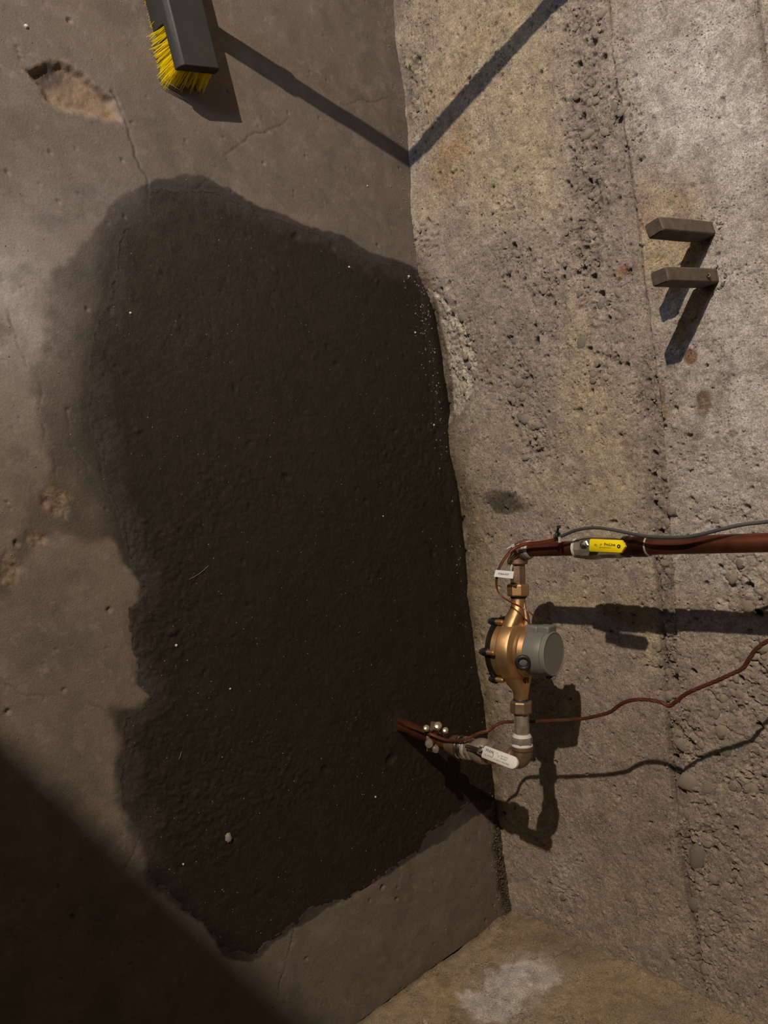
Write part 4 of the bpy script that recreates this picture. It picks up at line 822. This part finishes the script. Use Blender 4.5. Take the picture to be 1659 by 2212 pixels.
La = np.linalg.norm(v2 - v1); mb = MB(); mb.lathe(v1, up, [(.0175, -.004), (.0195, -.001), (.0195, .007), (.0178, .009), (.0170, .014), (.0188, .018), (.0188, La * .9), (.0170, La)], 28); mb.build('adapter_body', mat('stained_copper', (.16, .07, .035), .3, .85, var=.6, vscale=45), adp)
mb = MB(); mb.torus(v2, up, .0165, .0018, 28, 8); mb.build('solder_bead', M['solder'], adp)
lp = empty('copper_pipe', v2, 'long copper pipe climbing the wall from the yellow-levered valve', 'pipe')
mb = MB(); mb.tube([v2 - up * .002, pe_], .0152, 28, 0); mb.build('pipe', M['copper'], lp)
# signal cable, thin red wires, ties, tag
gc = [((1203, 1163), .222), ((1225, 1153), .222), ((1250, 1144), .222), ((1285, 1140), .22), ((1320, 1144), .22), ((1360, 1152), .22), ((1400, 1159), .222), ((1440, 1161), .222), ((1480, 1160), .22), ((1520, 1153), .215), ((1560, 1143), .21), ((1600, 1134), .2), ((1640, 1129), .19), ((1700, 1122), .18)]
P = [at(*q, 1, y_) for q, y_ in gc]; cb = MB().tube(P, .0030, 10, 6).build('signal_cable', M['cable'], org=P[0]); tag(cb, 'slim grey cable waving alongside the upper copper pipe', 'cable')
rw = empty('meter_wire', at(1155, 1333, 1, .2), 'thin reddish wire pair looping from the register to the grey cable', 'wire')
for off in (0, 1, 2):
    pts = [((1157, 1339), .226), ((1152, 1331), .232), ((1146, 1324), .238), ((1128, 1312), .244), ((1110, 1303), .242), ((1090, 1292), .236), ((1076, 1278), .236), ((1071, 1262), .238), ((1073, 1240), .24), ((1079, 1222), .24), ((1091, 1202), .238), ((1103, 1188), .23), ((1118, 1178), .224), ((1140, 1172), .218), ((1170, 1169), .218), ((1205, 1162), .222)]
    if off == 2: pts = pts[11:]
    P = [at(q[0] + (off == 1) * 2.4 + (off == 2) * 1, q[1] + (off == 1) * 2.6 + (off == 2) * 5, 1, y_) for q, y_ in pts]; MB().tube(P, .0013, 7, 5).build('wire', M['red'], rw)
tie = empty('cable_tie', E2, 'white nylon cable tie knotted over the upper elbow', 'cable tie'); tk = at(1108, 1179, 1, .226)
ta = nrm(nrm(up) * .8 + nrm(run) * .6); tax = nrm(up * .75 - run * .66)
mb = MB(); mb.torus(E2 + up * .004 + run * -.003, tax, .0235, .0017, 36, 8, squash=1.0); mb.build('tie_loop', M['nylon'], tie)
mb = MB(); mb.box(tk, (nrm(up + run * .3), nrm(run - up * .3), nrm(CAM - tk)), (.0042, .0036, .003)); mb.build('tie_head', M['nylon'], tie, bevel=.001)
mb = MB(); mb.tube([tk, at(1101, 1182, 1, .232), at(1095, 1186, 1, .236)], .0014, 6, 3); mb.build('tie_tail', M['nylon'], tie)
bt = at(1202, 1160, 1, .224); btie = empty('cable_tie', bt, 'black cable tie bunching the wires where the grey cable starts', 'cable tie')
mb = MB(); mb.torus(bt, up, .0055, .0022, 24, 8); mb.torus(bt + up * .004 + run * .003, up, .005, .002, 24, 8); mb.build('tie_loop', M['blackr'], btie)
mb = MB(); mb.tube([bt, at(1204, 1148, 1, .226), at(1207, 1137, 1, .23)], .002, 8, 3, rads=[.003, .0026, .0015]); mb.box(at(1207, 1138, 1, .23), (up, run, (0, 1, 0)), (.003, .0025, .002)); mb.build('tie_tail', M['blackr'], btie)
mb = MB(); mb.box(at(1209, 1166, 1, .226), (up, run, (0, 1, 0)), (.002, .005, .0015)); mb.build('cut_end', M['nylon'], btie)
c4 = [at(1071, 1231, 1, .2445), at(1110.5, 1234.5, 1, .243), at(1108, 1250, 1, .2435), at(1067, 1245.5, 1, .245)]
tgn = nrm(np.cross(c4[1] - c4[0], c4[3] - c4[0])); tgn = tgn if tgn @ (CAM - c4[0]) > 0 else -tgn
mb = MB(); mb.loft([[p + tgn * h for p in c4] for h in (-.0005, .0005)]); tg = mb.build('paper_tag', M['paper'], org=c4[0], smooth=False); tag(tg, 'small white printed tag wrapped round the thin red wire', 'tag')
xd = c4[1] - c4[0]; yd = c4[0] - c4[3]; text('67464-ASSY', np.mean(c4, axis=0) - nrm(xd) * .0145, xd, yd, .0056, M['ink'], tg, 'lettering', lift=.0007, bold=.00008)
